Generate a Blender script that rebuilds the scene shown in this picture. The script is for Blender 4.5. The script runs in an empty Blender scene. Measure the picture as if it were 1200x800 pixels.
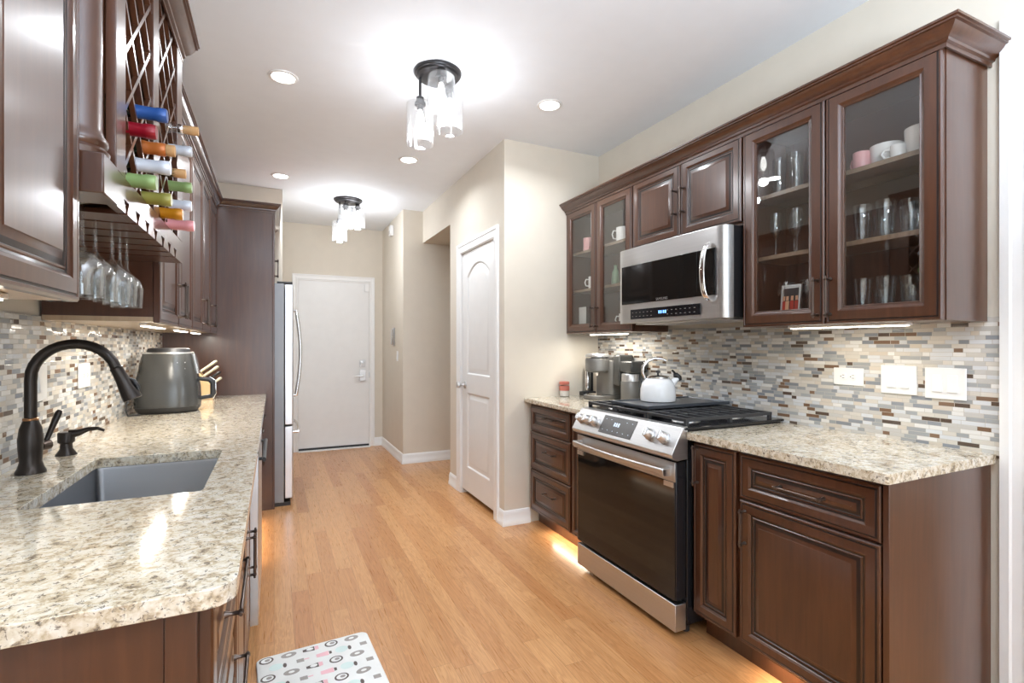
import bpy, bmesh, math, random
from mathutils import Vector, Matrix
random.seed(7)
C = bpy.context.scene
COL = C.collection
PI = math.pi

# ------------------------------------------------------------------ camera
CAM_H, F_PX, YAW, HORIZON = 1.30, 592.0, 0.4400, 404.0
cd = bpy.data.cameras.new('camera'); cam = bpy.data.objects.new('camera', cd); COL.objects.link(cam)
cam.location = (0, 0, CAM_H); cam.rotation_euler = (PI/2, 0, -YAW)
cd.sensor_width = 36.0; cd.lens = 36.0*F_PX/1200.0; cd.shift_y = (HORIZON-400)/1200.0
cd.clip_start = 0.02
C.camera = cam

# ------------------------------------------------------------------ world, light, exposure
vs = C.view_settings
vs.view_transform = 'Standard'; vs.look = 'None'; vs.gamma = 1.0; vs.exposure = 0.64
vs.use_curve_mapping = False
C.cycles.use_denoising = True
C.cycles.max_bounces = 10; C.cycles.transparent_max_bounces = 24
C.cycles.caustics_reflective = False; C.cycles.caustics_refractive = False
C.cycles.sample_clamp_indirect = 6.0
w = bpy.data.worlds.new('daylight'); C.world = w; w.use_nodes = True
w.node_tree.nodes['Background'].inputs[0].default_value = (0.86, 0.93, 1.0, 1)
w.node_tree.nodes['Background'].inputs[1].default_value = 1.6

def area(name, loc, rot, sx, sy, power, col=(1, 1, 1), shape='RECTANGLE', spread=PI):
    l = bpy.data.lights.new(name, 'AREA'); l.shape = shape; l.size = sx; l.size_y = sy
    l.energy = power; l.color = col; l.spread = spread
    o = bpy.data.objects.new(name, l); COL.objects.link(o); o.location = loc; o.rotation_euler = rot
    return o
WARM = (1.0, 0.94, 0.84)
NEUT = (0.88, 0.94, 1.0)
# daylight through the patio window behind the camera and the doorway on the right
area('window_daylight', (0.75, -3.95, 1.25), (PI/2, 0, 0), 2.5, 2.1, 26, (0.74, 0.87, 1.0))
# unseen fill lamp added behind the camera; its ceiling bounce brightens the room
area('ceiling_bounce_fill', (0.60, -0.6, 1.55), (PI, 0, 0), 0.8, 0.8, 96, (0.74, 0.86, 1.0), 'DISK')
area('next_room_daylight', (4.2, -1.85, 1.3), (PI/2, 0, 0.3), 1.4, 2.0, 30, (0.80, 0.90, 1.0))

# ------------------------------------------------------------------ materials
def lin(c):
    return tuple(((x/255)/12.92 if x/255 <= 0.04045 else ((x/255+0.055)/1.055)**2.4) for x in c)
class NT:
    def __init__(s, name):
        s.m = bpy.data.materials.new(name); s.m.use_nodes = True
        s.t = s.m.node_tree; s.b = s.t.nodes['Principled BSDF']; s.out = s.t.nodes['Material Output']
    def n(s, typ, ins=None, **kw):
        x = s.t.nodes.new(typ)
        for k, v in kw.items(): setattr(x, k, v)
        for k, v in (ins or {}).items(): s.put(x.inputs[k], v)
        return x
    def put(s, sock, v):
        if isinstance(v, bpy.types.NodeSocket): s.t.links.new(v, sock)
        elif isinstance(v, (tuple, list)) and sock.type == 'RGBA' and len(v) == 3: sock.default_value = (*v, 1)
        else: sock.default_value = v
    def math(s, op, a, b=0.0, c=None):
        x = s.n('ShaderNodeMath', operation=op); s.put(x.inputs[0], a); s.put(x.inputs[1], b)
        if c is not None: s.put(x.inputs[2], c)
        return x.outputs[0]
    def set(s, **kw):
        for k, v in kw.items(): s.put(s.b.inputs[k.replace('_', ' ')], v)
        return s
    def co(s, sc=(1, 1, 1), out='Object', rot=(0, 0, 0)):
        tc = s.n('ShaderNodeTexCoord'); mp = s.n('ShaderNodeMapping', {0: tc.outputs[out]})
        mp.inputs['Scale'].default_value = sc; mp.inputs['Rotation'].default_value = rot
        return mp.outputs[0]
    def noise(s, vec, scale, detail=3, rough=0.5, dist=0.0):
        return s.n('ShaderNodeTexNoise', {'Vector': vec, 'Scale': scale, 'Detail': detail, 'Roughness': rough, 'Distortion': dist})
    def ramp(s, fac, stops, interp='LINEAR'):
        r = s.n('ShaderNodeValToRGB', {0: fac}); e = r.color_ramp; e.interpolation = interp
        while len(e.elements) < len(stops): e.elements.new(0.5)
        for el, (p, c) in zip(e.elements, stops): el.position = p; el.color = (*c, 1)
        return r.outputs[0]
    def mix(s, fac, a, b, blend='MIX'):
        x = s.n('ShaderNodeMix', data_type='RGBA', blend_type=blend)
        s.put(x.inputs[0], fac); s.put(x.inputs[6], a); s.put(x.inputs[7], b)
        return x.outputs[2]
    def bump(s, h, strength=0.1, dist=0.01):
        s.put(s.b.inputs['Normal'], s.n('ShaderNodeBump', {'Height': h, 'Strength': strength, 'Distance': dist}).outputs[0])
        return s
M = {}
def simple(name, col, rough=0.5, metal=0.0, srgb=True, var=0.06, **kw):
    m = NT(name); c = lin(col) if srgb else col
    nz = m.noise(m.co(), 9.0, 3)
    d = tuple(x*(1-var) for x in c); u = tuple(min(1, x*(1+var)) for x in c)
    m.set(Base_Color=m.ramp(nz.outputs[0], [(0.3, d), (0.7, u)]), Roughness=rough, Metallic=metal, **kw)
    M[name] = m.m; return m
def wood(name, dark, mid, light, rough=0.32, sc=(30, 30, 2.2), coat=0.35):
    m = NT(name); v = m.co(sc)
    g = m.noise(v, 1.6, 5, 0.6, 0.4); b = m.noise(m.co((2.2, 2.2, 1.0)), 1.5, 3)
    f = m.math('ADD', m.math('MULTIPLY', g.outputs[0], 0.45), m.math('MULTIPLY', b.outputs[0], 0.55))
    m.set(Base_Color=m.ramp(f, [(0.33, dark), (0.5, mid), (0.68, light)]), Roughness=rough,
          Coat_Weight=coat, Coat_Roughness=0.18)
    m.bump(g.outputs[0], 0.04, 0.002)
    M[name] = m.m
wood('cherry_wood', (0.050, 0.0165, 0.0070), (0.074, 0.0250, 0.0102), (0.102, 0.037, 0.0160), 0.34, (30, 30, 2.2), 0.7)
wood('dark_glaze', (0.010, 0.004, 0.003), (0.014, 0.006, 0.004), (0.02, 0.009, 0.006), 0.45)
wood('shelf_wood', (0.20, 0.135, 0.085), (0.26, 0.18, 0.12), (0.33, 0.235, 0.16))
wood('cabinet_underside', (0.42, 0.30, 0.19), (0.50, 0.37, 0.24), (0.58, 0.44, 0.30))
wood('pine_block', (0.52, 0.33, 0.15), (0.62, 0.42, 0.21), (0.70, 0.5, 0.27), 0.45)
simple('wall_paint', (0.71, 0.65, 0.555), 0.72, srgb=False, var=0.015)
simple('ceiling_paint', (0.85, 0.882, 0.92), 0.8, srgb=False, var=0.01)
simple('white_trim', (0.84, 0.84, 0.83), 0.35, srgb=False, var=0.015)
simple('white_door', (0.80, 0.80, 0.79), 0.4, srgb=False, var=0.015)
simple('white_plastic', (0.86, 0.86, 0.85), 0.3, srgb=False, var=0.01)
simple('bronze', (0.035, 0.028, 0.024), 0.33, 0.55, srgb=False, var=0.15)
simple('pull_metal', (0.13, 0.10, 0.085), 0.28, 0.9, srgb=False, var=0.15)
simple('black_metal', (0.018, 0.018, 0.02), 0.32, 0.4, srgb=False)
simple('cast_iron', (0.045, 0.046, 0.050), 0.42, 0.3, srgb=False)
simple('black_enamel', (0.012, 0.012, 0.014), 0.12, 0.0, srgb=False)
simple('black_plastic', (0.02, 0.02, 0.022), 0.4, srgb=False)
simple('slate_coat', (0.075, 0.085, 0.10), 0.35, 0.5, srgb=False)
simple('chrome', (0.78, 0.78, 0.78), 0.12, 1.0, srgb=False, var=0.02)
simple('nickel', (0.66, 0.66, 0.66), 0.34, 0.9, srgb=False, var=0.02)
simple('copper_ring', (0.42, 0.22, 0.11), 0.3, 1.0, srgb=False)
simple('fridge_side', (0.30, 0.31, 0.33), 0.42, 0.35, srgb=False, var=0.02)
simple('fryer_grey', (0.085, 0.086, 0.084), 0.22, 0.35, srgb=False)
simple('coffee_grey', (0.20, 0.195, 0.185), 0.38, 0.45, srgb=False)
simple('enamel_white', (0.86, 0.86, 0.86), 0.12, srgb=False, var=0.01)
simple('ceramic_pink', (225, 170, 170), 0.3)
simple('ceramic_white', (236, 232, 228), 0.25)
simple('paper', (235, 230, 222), 0.8)
simple('bronze_fixture', (0.055, 0.053, 0.055), 0.36, 0.75, srgb=False)
for nm, c in (('foil_blue', (44, 84, 150)), ('foil_red', (140, 14, 34)), ('foil_orange', (196, 112, 52)),
              ('foil_white', (214, 220, 230)), ('foil_green', (140, 168, 106)), ('foil_olive', (150, 146, 70)),
              ('foil_gold', (196, 130, 22)), ('foil_pink', (226, 152, 156)), ('foil_cream', (214, 208, 182))):
    simple(nm, c, 0.34, 0.15)
simple('cork', (206, 160, 108), 0.75, var=0.2)
simple('wine_glass_dark', (0.012, 0.022, 0.012), 0.08, srgb=False)
simple('print_brown', (96, 84, 78), 0.8); simple('print_pink', (236, 186, 190), 0.8)
simple('print_grey', (160, 152, 145), 0.8); simple('print_mint', (212, 226, 220), 0.8)
simple('mat_white', (233, 231, 226), 0.75)
simple('photo_dark', (38, 30, 30), 0.4); simple('photo_red', (190, 52, 34), 0.4); simple('photo_skin', (226, 168, 130), 0.4)
simple('candle_red', (196, 112, 96), 0.5); simple('green_glaze', (120, 150, 120), 0.3)
simple('steel_panel_grey', (0.10, 0.095, 0.09), 0.3, 0.2, srgb=False)

def steel(name, base, rough, sc):
    m = NT(name); nz = m.noise(m.co(sc), 1.0, 2)
    m.set(Base_Color=m.ramp(nz.outputs[0], [(0.3, tuple(x*0.93 for x in base)), (0.7, base)]), Metallic=1.0,
          Roughness=m.math('MULTIPLY_ADD', nz.outputs[0], 0.10, rough-0.05))
    M[name] = m.m
steel('steel', (0.62, 0.615, 0.61), 0.36, (2, 2, 260))
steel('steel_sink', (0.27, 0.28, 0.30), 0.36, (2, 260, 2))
steel('steel_fridge', (0.70, 0.71, 0.73), 0.30, (2, 260, 2))

def clear_glass(name, tint=(0.97, 0.98, 0.98), f0=0.05, rough=0.0, seed=0.0):
    m = NT(name); t = m.t
    tr = m.n('ShaderNodeBsdfTransparent', {0: tint}); gl = m.n('ShaderNodeBsdfGlossy', {'Roughness': rough})
    ge = m.n('ShaderNodeNewGeometry'); dt = m.n('ShaderNodeVectorMath', operation='DOT_PRODUCT')
    m.put(dt.inputs[0], ge.outputs['Normal']); m.put(dt.inputs[1], ge.outputs['Incoming'])
    c = m.math('SUBTRACT', 1.0, m.math('ABSOLUTE', dt.outputs['Value']))
    k = m.math('MULTIPLY_ADD', m.math('POWER', c, 5.0), 1.0-f0, f0)
    mx = m.n('ShaderNodeMixShader', {0: k, 1: tr.outputs[0], 2: gl.outputs[0]})
    last = mx.outputs[0]
    if seed:      # seeded glass: tiny bubbles scatter a little light
        tl = m.n('ShaderNodeBsdfTranslucent', {0: (0.95, 0.95, 0.95)}); nz = m.noise(m.co(), 60, 2)
        mx2 = m.n('ShaderNodeMixShader', {0: m.math('MULTIPLY', nz.outputs[0], seed*2), 1: last, 2: tl.outputs[0]}); last = mx2.outputs[0]
    t.links.new(last, m.out.inputs[0]); M[name] = m.m
clear_glass('pane_glass', (0.95, 0.955, 0.95), 0.085)
clear_glass('drink_glass', (0.955, 0.97, 0.975), 0.11, 0.0, 0.02)
clear_glass('shade_glass', (0.97, 0.975, 0.98), 0.07, 0.04, 0.02)
m = NT('oven_glass'); nz = m.noise(m.co(), 4, 2)
m.set(Base_Color=m.ramp(nz.outputs[0], [(0.3, (0.010, 0.009, 0.008)), (0.7, (0.013, 0.012, 0.011))]), Roughness=0.05, Specular_IOR_Level=0.5, IOR=1.45); M['oven_glass'] = m.m

def emit(name, col, st):
    m = NT(name); nz = m.noise(m.co(), 5, 1)
    m.set(Base_Color=col, Emission_Color=m.ramp(nz.outputs[0], [(0, col), (1, tuple(min(1, c*1.02) for c in col))]), Emission_Strength=st)
    M[name] = m.m
emit('bulb_glow', (1.0, 0.97, 0.92), 5.0)
emit('downlight_glow', (1.0, 0.97, 0.93), 12.0)
emit('strip_glow', (1.0, 0.92, 0.78), 9.0)
emit('display_blue', (0.15, 0.38, 0.95), 1.6)
emit('display_white', (0.55, 0.65, 0.8), 0.35)

def granite():
    m = NT('granite'); v = m.co((1, 1, 1))
    big = m.noise(m.co((1, 1.5, 1)), 7, 3, 0.6, 0.6)
    base = m.ramp(m.noise(v, 48, 4, 0.65, 0.5).outputs[0],
                  [(0.30, lin((116, 104, 92))), (0.41, lin((186, 170, 144))), (0.50, lin((214, 204, 184))), (0.66, lin((230, 226, 216)))])
    base = m.mix(m.math('MULTIPLY', big.outputs[0], 0.24), base, lin((206, 186, 152)))
    f1 = m.ramp(m.noise(v, 95, 4, 0.7, 0.8).outputs[0], [(0.385, (1, 1, 1)), (0.425, (0, 0, 0))])
    f2 = m.ramp(m.noise(m.co((1, 1.6, 1)), 42, 5, 0.7, 1.0).outputs[0], [(0.36, (1, 1, 1)), (0.40, (0, 0, 0))])
    c = m.mix(m.math('MULTIPLY', f1, 0.8), base, lin((96, 86, 78)))
    c = m.mix(m.math('MULTIPLY', f2, 0.62), c, lin((88, 82, 74)))
    f3 = m.ramp(m.noise(v, 120, 2, 0.5).outputs[0], [(0.62, (0, 0, 0)), (0.70, (1, 1, 1))])
    c = m.mix(m.math('MULTIPLY', f3, 0.5), c, lin((240, 234, 222)))
    m.set(Base_Color=c, Roughness=0.09, Coat_Weight=0.3, Coat_Roughness=0.02); M['granite'] = m.m
granite()

def mosaic():
    m = NT('mosaic'); tc = m.n('ShaderNodeTexCoord'); sp = m.n('ShaderNodeSeparateXYZ', {0: tc.outputs['Object']})
    y, z = sp.outputs[1], sp.outputs[2]
    H, W = 0.0157, 0.098
    zz = m.math('DIVIDE', z, H); row = m.math('FLOOR', zz); fz = m.math('FRACT', zz)
    def rnd(a, b, k):
        cb = m.n('ShaderNodeCombineXYZ', {0: a, 1: b, 2: k}); return m.n('ShaderNodeTexWhiteNoise', {'Vector': cb.outputs[0]}, noise_dimensions='3D').outputs[0]
    off = rnd(row, 0.0, 3.3)
    yy = m.math('ADD', m.math('DIVIDE', y, W), m.math('MULTIPLY', off, 7.0)); cell = m.math('FLOOR', yy); fy = m.math('FRACT', yy)
    sp_at = m.math('MULTIPLY_ADD', rnd(cell, row, 1.7), 0.5, 0.25)
    right = m.math('GREATER_THAN', fy, sp_at)
    tid = m.math('MULTIPLY_ADD', right, 0.5, cell)
    r = rnd(tid, row, 9.1); r2 = rnd(tid, row, 4.4)
    col = m.ramp(r, [(0.0, lin((206, 208, 210))), (0.17, lin((158, 160, 161))), (0.34, lin((206, 200, 190))), (0.48, lin((222, 220, 216))),
                     (0.60, lin((192, 189, 184))), (0.72, lin((138, 142, 148))), (0.80, lin((204, 194, 180))), (0.88, lin((122, 96, 76))), (0.955, lin((92, 78, 68)))], 'CONSTANT')
    streak = m.noise(m.co((1, 9, 160)), 3, 3); shade = m.math('MULTIPLY_ADD', streak.outputs[0], 0.22, 0.89)
    cb = m.n('ShaderNodeCombineXYZ', {0: shade, 1: shade, 2: shade})
    col = m.mix(1.0, col, cb.outputs[0], 'MULTIPLY')
    d1 = m.math('MINIMUM', fy, m.math('SUBTRACT', 1.0, fy)); d2 = m.math('ABSOLUTE', m.math('SUBTRACT', fy, sp_at))
    dy = m.math('MULTIPLY', m.math('MINIMUM', d1, d2), W)
    dz = m.math('MULTIPLY', m.math('MINIMUM', fz, m.math('SUBTRACT', 1.0, fz)), H)
    edge = m.math('MINIMUM', dy, dz)
    g = m.math('LESS_THAN', edge, 0.0008)
    col = m.mix(g, col, lin((186, 180, 170)))
    glossy = m.math('GREATER_THAN', r2, 0.5)
    rg = m.math('MULTIPLY_ADD', glossy, -0.38, 0.50)
    m.set(Base_Color=col, Roughness=m.math('MAXIMUM', rg, m.math('MULTIPLY', g, 0.8)))
    h = m.math('MINIMUM', m.math('DIVIDE', edge, 0.0015), 1.0)
    m.bump(m.math('MULTIPLY_ADD', r2, 0.35, h), 0.35, 0.0015); M['mosaic'] = m.m
mosaic()

def oak():
    m = NT('oak_floor'); tc = m.n('ShaderNodeTexCoord'); sp = m.n('ShaderNodeSeparateXYZ', {0: tc.outputs['Object']})
    x, y = sp.outputs[0], sp.outputs[1]; W, L = 0.082, 1.15
    xx = m.math('DIVIDE', x, W); row = m.math('FLOOR', xx); fx = m.math('FRACT', xx)
    def rnd(a, b, k):
        cb = m.n('ShaderNodeCombineXYZ', {0: a, 1: b, 2: k}); return m.n('ShaderNodeTexWhiteNoise', {'Vector': cb.outputs[0]}, noise_dimensions='3D').outputs[0]
    yy = m.math('MULTIPLY_ADD', rnd(row, 0.0, 5.0), 9.0, m.math('DIVIDE', y, L)); cell = m.math('FLOOR', yy); fy = m.math('FRACT', yy)
    r = rnd(row, cell, 2.0)
    shift = m.math('MULTIPLY', r, 13.0)
    gv = m.n('ShaderNodeCombineXYZ', {0: m.math('MULTIPLY_ADD', x, 11.0, shift), 1: m.math('MULTIPLY_ADD', y, 0.9, shift), 2: shift})
    g1 = m.noise(gv.outputs[0], 1.6, 4, 0.55, 1.4)
    rings = m.math('FRACT', m.math('MULTIPLY', g1.outputs[0], 9.0)); rings = m.math('ABSOLUTE', m.math('MULTIPLY_ADD', rings, 2.0, -1.0))
    gf = m.n('ShaderNodeCombineXYZ', {0: m.math('MULTIPLY', x, 240.0), 1: m.math('MULTIPLY', y, 7.0), 2: shift}); fine = m.noise(gf.outputs[0], 1.0, 2)
    base = m.ramp(r, [(0.0, lin((182, 124, 76))), (0.3, lin((192, 138, 89))), (0.7, lin((204, 151, 101))), (1.0, lin((187, 130, 80)))])
    k = m.math('ADD', m.math('MULTIPLY', rings, 0.28), m.math('MULTIPLY', fine.outputs[0], 0.30)); k = m.math('ADD', k, 0.70)
    cb = m.n('ShaderNodeCombineXYZ', {0: m.math('POWER', k, 0.75), 1: k, 2: m.math('POWER', k, 1.3)})
    col = m.mix(1.0, base, cb.outputs[0], 'MULTIPLY')
    ex = m.math('MULTIPLY', m.math('MINIMUM', fx, m.math('SUBTRACT', 1.0, fx)), W); ey = m.math('MULTIPLY', m.math('MINIMUM', fy, m.math('SUBTRACT', 1.0, fy)), L)
    gap = m.math('LESS_THAN', m.math('MINIMUM', ex, ey), 0.0007)
    col = m.mix(m.math('MULTIPLY', gap, 0.55), col, lin((96, 58, 30)))
    m.set(Base_Color=col, Roughness=m.math('MULTIPLY_ADD', fine.outputs[0], 0.10, 0.24), Coat_Weight=0.15, Coat_Roughness=0.15)
    m.bump(fine.outputs[0], 0.03, 0.001); M['oak_floor'] = m.m
oak()

# ------------------------------------------------------------------ mesh helpers
class MB:
    def __init__(s): s.bm = bmesh.new(); s.mi = 0
    def vs(s, pts): return [s.bm.verts.new(p) for p in pts]
    def face(s, v):
        try:
            f = s.bm.faces.new(v); f.material_index = s.mi; return f
        except ValueError: return None
    def loft(s, rings, cap0=True, cap1=True, closed=True):
        R = [s.vs(r) for r in rings]; n = len(R[0])
        for a, b in zip(R, R[1:]):
            for i in range(n if closed else n-1):
                j = (i+1) % n; s.face((a[i], a[j], b[j], b[i]))
        if cap0: s.face(R[0][::-1])
        if cap1: s.face(R[-1])
        return s
    def box(s, x0, x1, y0, y1, z0, z1):
        return s.loft([[(x0, y0, z), (x1, y0, z), (x1, y1, z), (x0, y1, z)] for z in (z0, z1)])
    def cyl(s, p, q, r0, r1=None, n=16):
        r1 = r0 if r1 is None else r1; return s.tube([p, q], [r0, r1], n)
    def tube(s, pts, r, n=10, caps=True):
        P = [Vector(p) for p in pts]; R = r if isinstance(r, (list, tuple)) else [r]*len(P); rings = []; up = None
        for i, p in enumerate(P):
            t = (P[min(i+1, len(P)-1)]-P[max(i-1, 0)]).normalized()
            if up is None:
                a = Vector((0, 0, 1)) if abs(t.z) < 0.9 else Vector((1, 0, 0)); up = t.cross(a).normalized()
            else: up = (up-t*up.dot(t)).normalized()
            v = t.cross(up)
            rings.append([p+(up*math.cos(2*PI*k/n)+v*math.sin(2*PI*k/n))*R[i] for k in range(n)])
        return s.loft(rings, caps, caps)
    def lathe(s, prof, c=(0, 0, 0), axis='z', n=24, cap0=True, cap1=True):
        rings = []
        for r, h in prof:
            ring = []
            for k in range(n):
                a = 2*PI*k/n; u, v = max(r, 1e-4)*math.cos(a), max(r, 1e-4)*math.sin(a)
                p = {'z': (u, v, h), 'x': (h, u, v), 'y': (v, h, u)}[axis]
                ring.append((p[0]+c[0], p[1]+c[1], p[2]+c[2]))
            rings.append(ring)
        return s.loft(rings, cap0, cap1)
    def prism(s, pts, axis, a, b):
        def mk(p, h): return {'x': (h, p[0], p[1]), 'y': (p[0], h, p[1]), 'z': (p[0], p[1], h)}[axis]
        return s.loft([[mk(p, a) for p in pts], [mk(p, b) for p in pts]])
    def sweep(s, path, prof, z=0.0):
        P = [Vector(p) for p in path]; rings = []
        for i, p in enumerate(P):
            ns = []
            for a, b in ((i-1, i), (i, i+1)):
                if 0 <= a and b < len(P):
                    d = (P[b]-P[a]).normalized(); ns.append(Vector((d.y, -d.x)))
            nrm = ns[0] if len(ns) == 1 else (ns[0]+ns[1])/(1+ns[0].dot(ns[1]))
            rings.append([(p.x+nrm.x*o, p.y+nrm.y*o, z+h) for o, h in prof])
        return s.loft(rings)
    def rects(s, O, U, V, N, w, h, prof, cap=True, close=False, marks=()):
        O, U, V, N = Vector(O), Vector(U), Vector(V), Vector(N); rings = []
        for i, d in prof:
            rings.append([O+U*i+V*i+N*d, O+U*(w-i)+V*i+N*d, O+U*(w-i)+V*(h-i)+N*d, O+U*i+V*(h-i)+N*d])
        if close: rings.append(rings[0])
        for k in range(len(rings)-1):
            s.mi = 1 if k in marks else 0
            s.loft(rings[k:k+2], k == 0 and not close, cap and not close and k == len(rings)-2)
        s.mi = 0
        return s
def rootof(o):
    while o.parent: o = o.parent
    return o
def obj(name, mb, mat, parent=None, bevel=0.0, angle=40, origin=None, weld=False, segs=2):
    me = bpy.data.meshes.new(name); bm = mb.bm
    bmesh.ops.remove_doubles(bm, verts=bm.verts, dist=1e-6)
    bmesh.ops.recalc_face_normals(bm, faces=bm.faces)
    off = Vector(origin) if origin is not None else (rootof(parent).location if parent else Vector((0, 0, 0)))
    bmesh.ops.translate(bm, verts=bm.verts, vec=-off)
    bm.to_mesh(me); bm.free()
    for mm in (mat if isinstance(mat, list) else [mat]): me.materials.append(M[mm])
    me.shade_smooth(); me.set_sharp_from_angle(angle=math.radians(angle))
    o = bpy.data.objects.new(name, me); COL.objects.link(o)
    if parent: o.parent = parent
    else: o.location = off
    if bevel:
        b = o.modifiers.new('edge', 'BEVEL'); b.width = bevel; b.segments = segs; b.limit_method = 'ANGLE'; b.angle_limit = math.radians(40); b.harden_normals = False
    return o
def thing(name, label, cat, loc=(0, 0, 0), group=None):
    o = bpy.data.objects.new(name, None); COL.objects.link(o); o.location = loc; o.empty_display_size = 0.05
    return tag(o, label, cat, group)
def tag(o, label, cat, group=None):
    o['label'] = label; o['category'] = cat
    if group: o['group'] = group
    return o
def struct(name, mb, mat, **kw):
    o = obj(name, mb, mat, **kw)
    if not kw.get('parent'): o['kind'] = 'structure'
    return o
def dup(root, loc, label, group=None):
    r = root.copy(); COL.objects.link(r); r.location = loc; r['label'] = label
    if group: r['group'] = group
    for ch in list(root.children):
        c = ch.copy(); COL.objects.link(c); c.parent = r
        for g in ch.children:
            d = g.copy(); COL.objects.link(d); d.parent = c
    return r
def bx(*a):
    m = MB()
    for t in (a if isinstance(a[0], (tuple, list)) else [a]): m.box(*t)
    return m

# ------------------------------------------------------------------ room shell
XR, XL = 2.312, -0.745
ZC = 2.78
struct('floor', bx(-0.9, 5.0, -4.3, 6.9, -0.1, 0.0), 'oak_floor')
struct('ceiling', bx(-0.9, 5.0, -4.3, 6.9, ZC, ZC+0.1), 'ceiling_paint')
struct('wall_left', bx(XL-0.1, XL, -4.2, 6.8, 0, ZC), 'wall_paint')
struct('wall_right', bx((XR, XR+0.12, 0.775, 4.0, 0, ZC), (XR, XR+0.12, -4.2, -0.30, 0, ZC), (XR, XR+0.12, -0.30, 0.775, 2.40, ZC)), 'wall_paint')
struct('wall_far', bx(XL, 1.5, 6.66, 6.8, 0, ZC), 'wall_paint')
struct('wall_behind_fridge', bx(XL, 0.071, 5.29, 6.66, 0, ZC), 'wall_paint')
struct('wall_hall', bx((1.275, 3.2, 5.50, 6.66, 0, ZC)), 'wall_paint')
# pantry block with the door opening (door between y 3.478 and 4.222)
struct('wall_pantry', bx((1.495, 1.60, 3.306, 3.470, 0, ZC), (1.495, 1.60, 4.232, 4.536, 0, ZC), (1.495, 1.60, 3.470, 4.232, 2.10, ZC),
                         (1.60, 3.2, 3.306, 3.40, 0, ZC), (1.60, 3.2, 4.44, 4.536, 0, ZC), (1.60, 1.70, 3.40, 4.44, 0, ZC)), 'wall_paint')
struct('wall_header', bx(1.495, 3.2, 4.536, 5.50, 2.43, ZC), 'wall_paint')
struct('wall_passage_end', bx(3.1, 3.2, 4.536, 5.5, 0, 2.43), 'wall_paint')
struct('wall_rear', bx((XL, -0.55, -4.2, -4.08, 0, ZC), (2.05, XR+0.12, -4.2, -4.08, 0, ZC), (-0.55, 2.05, -4.2, -4.08, 2.35, ZC), (-0.55, 2.05, -4.2, -4.08, 0, 0.12)), 'wall_paint')
struct('wall_next_room', bx((4.9, 5.0, -2.1, 2.6, 0, ZC), (XR+0.12, 4.9, 2.5, 2.6, 0, ZC), (XR+0.12, 4.9, -2.1, -2.0, 0, ZC)), 'wall_paint')
struct('window_rear', bx((-0.55, 2.05, -4.16, -4.10, 0.12, 0.18), (-0.55, 2.05, -4.16, -4.10, 2.29, 2.35), (-0.55, -0.49, -4.16, -4.10, 0.18, 2.29), (1.99, 2.05, -4.16, -4.10, 0.18, 2.29), (0.72, 0.80, -4.16, -4.10, 0.18, 2.29)), 'white_trim')
struct('wall_right_backsplash', bx(2.304, XR, 0.874, 3.306, 0.90, 1.40), 'mosaic')
struct('wall_left_backsplash', bx(XL, -0.738, 0.80, 4.42, 0.90, 1.40), 'mosaic')

BASE = [(0, 0), (0.018, 0), (0.018, 0.028), (0.013, 0.034), (0.013, 0.075), (0.011, 0.082), (0.011, 0.092), (0.007, 0.098), (0.004, 0.106), (0, 0.108)]
CAS = [(0, 0), (0.008, 0.001), (0.014, 0.006), (0.015, 0.022), (0.010, 0.03), (0.010, 0.055), (0.014, 0.062), (0.014, 0.078), (0.0, 0.082)]
struct('baseboard_pantry', MB().sweep([(1.495, 4.536), (1.495, 4.302)][::1], BASE).sweep([(1.495, 3.392), (1.495, 3.306), (1.70, 3.306)], BASE), 'white_trim')
struct('baseboard_hall', MB().sweep([(1.275, 6.66), (1.275, 5.50), (2.6, 5.50)], BASE), 'white_trim')
struct('baseboard_far', MB().sweep([(1.165, 6.66), (1.275, 6.66)], BASE).sweep([(0.08, 6.66), (0.205, 6.66)], BASE), 'white_trim')

def casing_y(mb, x, side, y0, y1, zt, wd=0.075):   # casing round an opening in a wall x = const; side -1 faces -x
    O, N = Vector((x, 0, 0)), side
    prof = [(0, 0.010), (0.010, 0.015), (0.03, 0.011), (0.055, 0.014), (0.062, 0.019), (wd, 0.019)]
    def strip(p):      # p(t): maps inset from the opening edge to the two ends
        for (a, da), (b, db) in zip(prof, prof[1:]):
            pa, pb = p(a), p(b)
            f = [(x+side*da, *pa[0]), (x+side*da, *pa[1]), (x+side*db, *pb[1]), (x+side*db, *pb[0])]
            g = [(x, q[1], q[2]) for q in f]
            mb.loft([g, f])
    strip(lambda t: ((y0-t, 0), (y0-t, zt+t)))
    strip(lambda t: ((y1+t, 0), (y1+t, zt+t)))
    strip(lambda t: ((y0-t, zt+t), (y1+t, zt+t)))
def casing_x(mb, y, x0, x1, zt, wd=0.065):
    prof = [(0, 0.010), (0.010, 0.015), (0.03, 0.011), (0.05, 0.014), (0.056, 0.018), (wd, 0.018)]
    def strip(p):
        for (a, da), (b, db) in zip(prof, prof[1:]):
            pa, pb = p(a), p(b)
            f = [(pa[0][0], y-da, pa[0][1]), (pa[1][0], y-da, pa[1][1]), (pb[1][0], y-db, pb[1][1]), (pb[0][0], y-db, pb[0][1])]
            mb.loft([[(q[0], y, q[2]) for q in f], f])
    strip(lambda t: ((x0-t, 0), (x0-t, zt+t))); strip(lambda t: ((x1+t, 0), (x1+t, zt+t))); strip(lambda t: ((x0-t, zt+t), (x1+t, zt+t)))
mb = MB(); casing_y(mb, 1.495, -1, 3.478, 4.222, 2.098, 0.085)
struct('trim_1', mb, 'white_trim', angle=20)
mb = MB(); casing_x(mb, 6.66, 0.262, 1.106, 2.10)
struct('trim_2', mb, 'white_trim', angle=20)
mb = MB(); casing_y(mb, XR, -1, -0.30, 0.785, 2.345, 0.087)
struct('trim_3', mb, 'white_trim', angle=20)
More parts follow.
